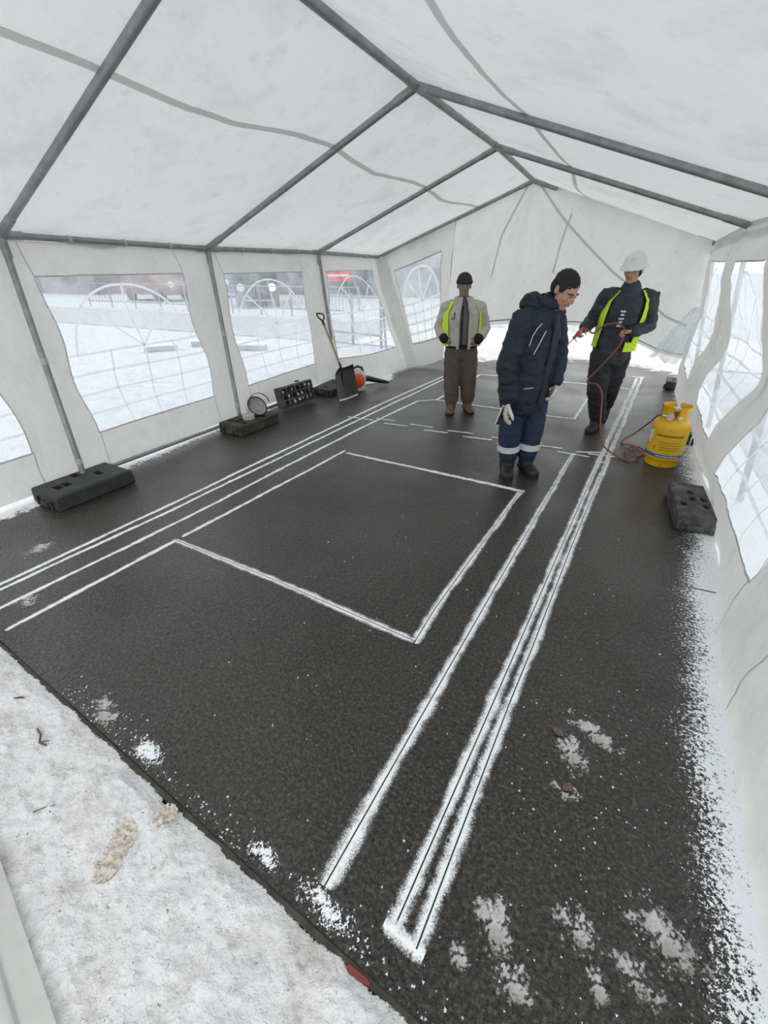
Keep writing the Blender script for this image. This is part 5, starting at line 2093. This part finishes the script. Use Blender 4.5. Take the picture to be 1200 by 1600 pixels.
hp_ = [MW3 @ Vector(v) for v in [(-.315, -.165, 1.085), (-.27, -.22, 1.085), (-.215, -.25, 1.055), (-.185, -.26, 1.075), (-.12, -.27, 1.135), (-.03, -.27, 1.155), (.03, -.25, 1.13),
                                 (.065, -.19, 1.07), (.05, -.21, .96), (-.02, -.21, .83), (-.10, -.20, .70), (-.165, -.20, .61), (-.145, -.22, .575), (-.06, -.27, .57), (.0, -.32, .48), (.025, -.40, .34), (.06, -.52, .18),
                                 (.12, -.60, .06)]]
hp_ += [Vector(v) for v in [(.20, 4.62, .014), (.34, 4.50, .012), (.46, 4.46, .012), (.52, 4.40, .03)]]
hp_[-1] = Vector((.47, 4.82, .012))
hp_[-2] = Vector((.40, 4.62, .012))
hp_ += [Vector(v) for v in [(.40, 4.95, .012), (.30, 4.86, .012), (.30, 4.68, .024), (.38, 4.60, .028), (.43, 4.74, .026), (.36, 4.93, .024), (.27, 4.98, .014), (.26, 5.10, .014), (.36, 5.14, .10), (.44, 4.95, .28), (.47, 4.70, .42), (.495, 4.535, .468)]]
b = MB()
b.tube(spline(hp_), .0075, seg=8)
tag(b.build('gas_hose', 'hose_red', None, smooth=True), 'reddish brown gas hose looping from the torch to the yellow cylinder', 'hose')

# ------------------------------------------------------------------ beyond the windows
def fence(label, a, b_, h, n_posts, n_bars, mat='far_metal', r=.028):
    a, b_ = Vector(a), Vector(b_)
    t = tag(empty('barrier_fence', tuple(a)), label, 'fence', 'metal barriers outside the left windows')
    d_ = b_ - a
    for i in range(n_posts):
        q = MB()
        p_ = d_ * (i / (n_posts - 1))
        q.tube([p_ + Vector((0, 0, -.03)), p_ + Vector((0, 0, h))], r, seg=8)
        q.build('fence_post', mat, t)
    for z in (h * .97, h * .25):
        q = MB()
        q.tube([Vector((0, 0, z)), d_ + Vector((0, 0, z))], r * .8, seg=8)
        q.build('fence_rail', mat, t)
    for i in range(n_bars):
        f = (i + .5) / n_bars
        q = MB()
        q.tube([d_ * f + Vector((0, 0, h * .25)), d_ * f + Vector((0, 0, h * .97))], r * .35, seg=6)
        q.build('fence_bar', mat, t)
    return t


fence('low grey tube barrier beside the road, seen through the third window', (-6.6, 9.9, -.03), (-4.9, 9.55, -.03), 1.1, 3, 0, r=.035)
fence('grey picket barrier across the road, seen through the middle window', (-14.5, 14.9, -.03), (-8.5, 14.9, -.03), 1.05, 5, 40)
fence('grey picket barrier beyond the nearest left window', (-24, 15.0, -.03), (-15.5, 15.0, -.03), 1.05, 6, 36)


def building(label, x0, x1, y0, y1, h, wall, wins, face='S', roofmat='snow_clean'):
    t = tag(empty('building', ((x0 + x1) / 2, (y0 + y1) / 2, -.03)), label, 'building')
    q = MB()
    q.box((0, 0, h / 2), (x1 - x0, y1 - y0, h))
    q.build('wall', wall, t)
    q = MB()
    q.box((0, 0, h + .15), (x1 - x0 + .6, y1 - y0 + .6, .3), bev=.08)
    q.build('roof', 'snow_crumb', t)
    for (u, z0, w, hh, mt) in wins:
        x = x0 + u * (x1 - x0) - (x0 + x1) / 2
        q = MB()
        q.box((x, -(y1 - y0) / 2 - .03, z0 + hh / 2), (w, .10, hh), bev=.02)
        f_ = q.build('window_frame' if mt != 'far_dark' else 'door', 'far_metal' if mt != 'far_dark' else mt, t)
        q = MB()
        q.box((x, -(y1 - y0) / 2 - .07, z0 + hh / 2), (w - .16, .06, hh - .16))
        q.build('pane', 'far_glass', f_)
    return t


building('long dark bluish building beyond the road', -32, -9, 27, 37, 5, 'far_wall',
         [(.08, 0, 1.2, 2.2, 'far_dark'), (.2, .8, 2, 1.4, 'g'), (.34, .8, 2, 1.4, 'g'), (.5, 0, 1.4, 2.3, 'far_dark'), (.62, .8, 2, 1.4, 'g'), (.78, .8, 2, 1.4, 'g'), (.92, .0, 2.4, 2.4, 'far_dark')])
building('pale reddish house at the left beyond the snow field', -52, -34, 22, 32, 5, 'far_wall_warm',
         [(.15, .8, 1.6, 1.4, 'g'), (.4, .8, 1.6, 1.4, 'g'), (.6, 0, 1.2, 2.2, 'far_dark'), (.85, .8, 1.6, 1.4, 'g')])
# red sign on posts
sg = tag(empty('red_sign', (-13.2, 21.1, -.03), radians(32)), 'red sign board on two posts seen through the third window', 'sign')
q = MB()
q.box((0, 0, 1.22), (1.3, .06, .46), bev=.01)
q.build('sign_board', 'far_red', sg)
q = MB()
q.box((.0, -.034, 1.27), (1.05, .012, .09))
q.build('white_stripe', 'label_white', sg)
for s_ in (-.6, .6):
    q = MB()
    q.tube([(s_ * .85, .05, 0), (s_ * .85, .05, 1.47)], .035, seg=8)
    q.build('sign_post', 'far_metal', sg)


def vehicle(name, label, loc, rz, L, Wd, H, mat, cab=.35, lamp=False):
    t = tag(empty(name, loc, rz), label, 'vehicle')
    prof = [(-L / 2, .35), (-L / 2, H * .58), (-L / 2 + .12, H * .62), (-L / 2 + L * cab * .55, H * .66), (-L / 2 + L * cab, H), (L / 2 - .25, H), (L / 2 - .02, H * .62), (L / 2, .35)]
    q = MB()
    n_ = len(prof)
    vs = []
    for sy in (-1, 1):
        for x, z in prof:
            inn = .12 if z > H * .7 else 0
            vs.append((x, sy * (Wd / 2 - inn), z))
    q.add(vs, [tuple(range(n_)), tuple(range(2 * n_ - 1, n_ - 1, -1))] + [(i, (i + 1) % n_, n_ + (i + 1) % n_, n_ + i) for i in range(n_)])
    q.build('vehicle_body', mat, t)
    for x in (-L / 2 + .75, L / 2 - .75):
        for sy in (-1, 1):
            q = MB()
            q.tube([(x, sy * (Wd / 2 - .2), .33), (x, sy * (Wd / 2 + .01), .33)], .33, seg=20, cap='flat')
            q.build('wheel', 'tyre', t, smooth=True)
    q = MB()
    x0, z0 = -L / 2 + L * cab * .62, H * .70
    for sy in (-1, 1):
        q.add([(x0, sy * (Wd / 2 - .06), z0), (L / 2 - .35, sy * (Wd / 2 - .06), z0), (L / 2 - .45, sy * (Wd / 2 - .10), H * .93), (-L / 2 + L * cab + .05, sy * (Wd / 2 - .10), H * .93)], [(0, 1, 2, 3)])
    q.build('side_glass', 'far_glass', t, fix=False)
    for sy in (-1, 1):
        q = MB()
        q.ell((-L / 2 - .01, sy * (Wd / 2 - .28), .85), (.05, .17, .17))
        q.build('headlamp', 'lamp_glow' if lamp and sy < 0 else 'label_white', t, smooth=True)
    return t


vehicle('car', 'blue car parked beyond the road, seen through the middle window', (-24.0, 23.5, -.03), radians(170), 4.2, 1.75, 1.45, 'far_blue')
vehicle('van', 'dark van with one lit warm headlamp facing the tent', (-16.83, 19.25, -.03), radians(130), 5.0, 1.95, 2.3, 'far_dark', .28, lamp=True)
vehicle('car', 'dull brownish red car parked beyond the snow at the left', (-24.5, 19.5, -.03), radians(175), 4.3, 1.75, 1.45, 'far_orange')


def plank(label, loc, rz, L_=.9, mat='far_metal'):
    o = MB().box((0, 0, .06), (L_, .22, .12), bev=.03).build('snow_covered_block', mat)
    c_ = MB()
    c_.box((0, 0, .135), (L_ * .96, .20, .05), bev=.02)
    c_.build('snow_cap', 'snow_crumb', o, smooth=True)
    o.location = loc
    o.rotation_euler = (0, 0, rz)
    return tag(o, label, 'block', 'grey blocks in the snow outside')


plank('grey block in the snow outside the nearest full window', (-9.4, 7.2, -.035), radians(50), .7, mat='block_grey')
plank('second grey block in the snow, farther along the same window', (-9.0, 8.2, -.035), radians(40), .7, mat='block_grey')
plank('grey block in the snow outside the middle window', (-7.6, 8.15, -.035), radians(20), .8, mat='block_grey')
# bare shrub near the road
tw = tag(empty('bare_shrub', (-4.4, 9.7, -.03)), 'small bare shrub in the snow behind the left corner', 'shrub')
rg2 = random.Random(11)
for i in range(9):
    q = MB()
    a, l_ = rg2.uniform(0, 6.28), rg2.uniform(.25, .5)
    q.tube([(0, 0, 0), (.1 * cos(a), .1 * sin(a), l_ * .5), (.25 * cos(a + .3), .25 * sin(a + .3), l_)], [.010, .007, .003], seg=6)
    q.build('branch', 'twig_brown', tw, smooth=True)
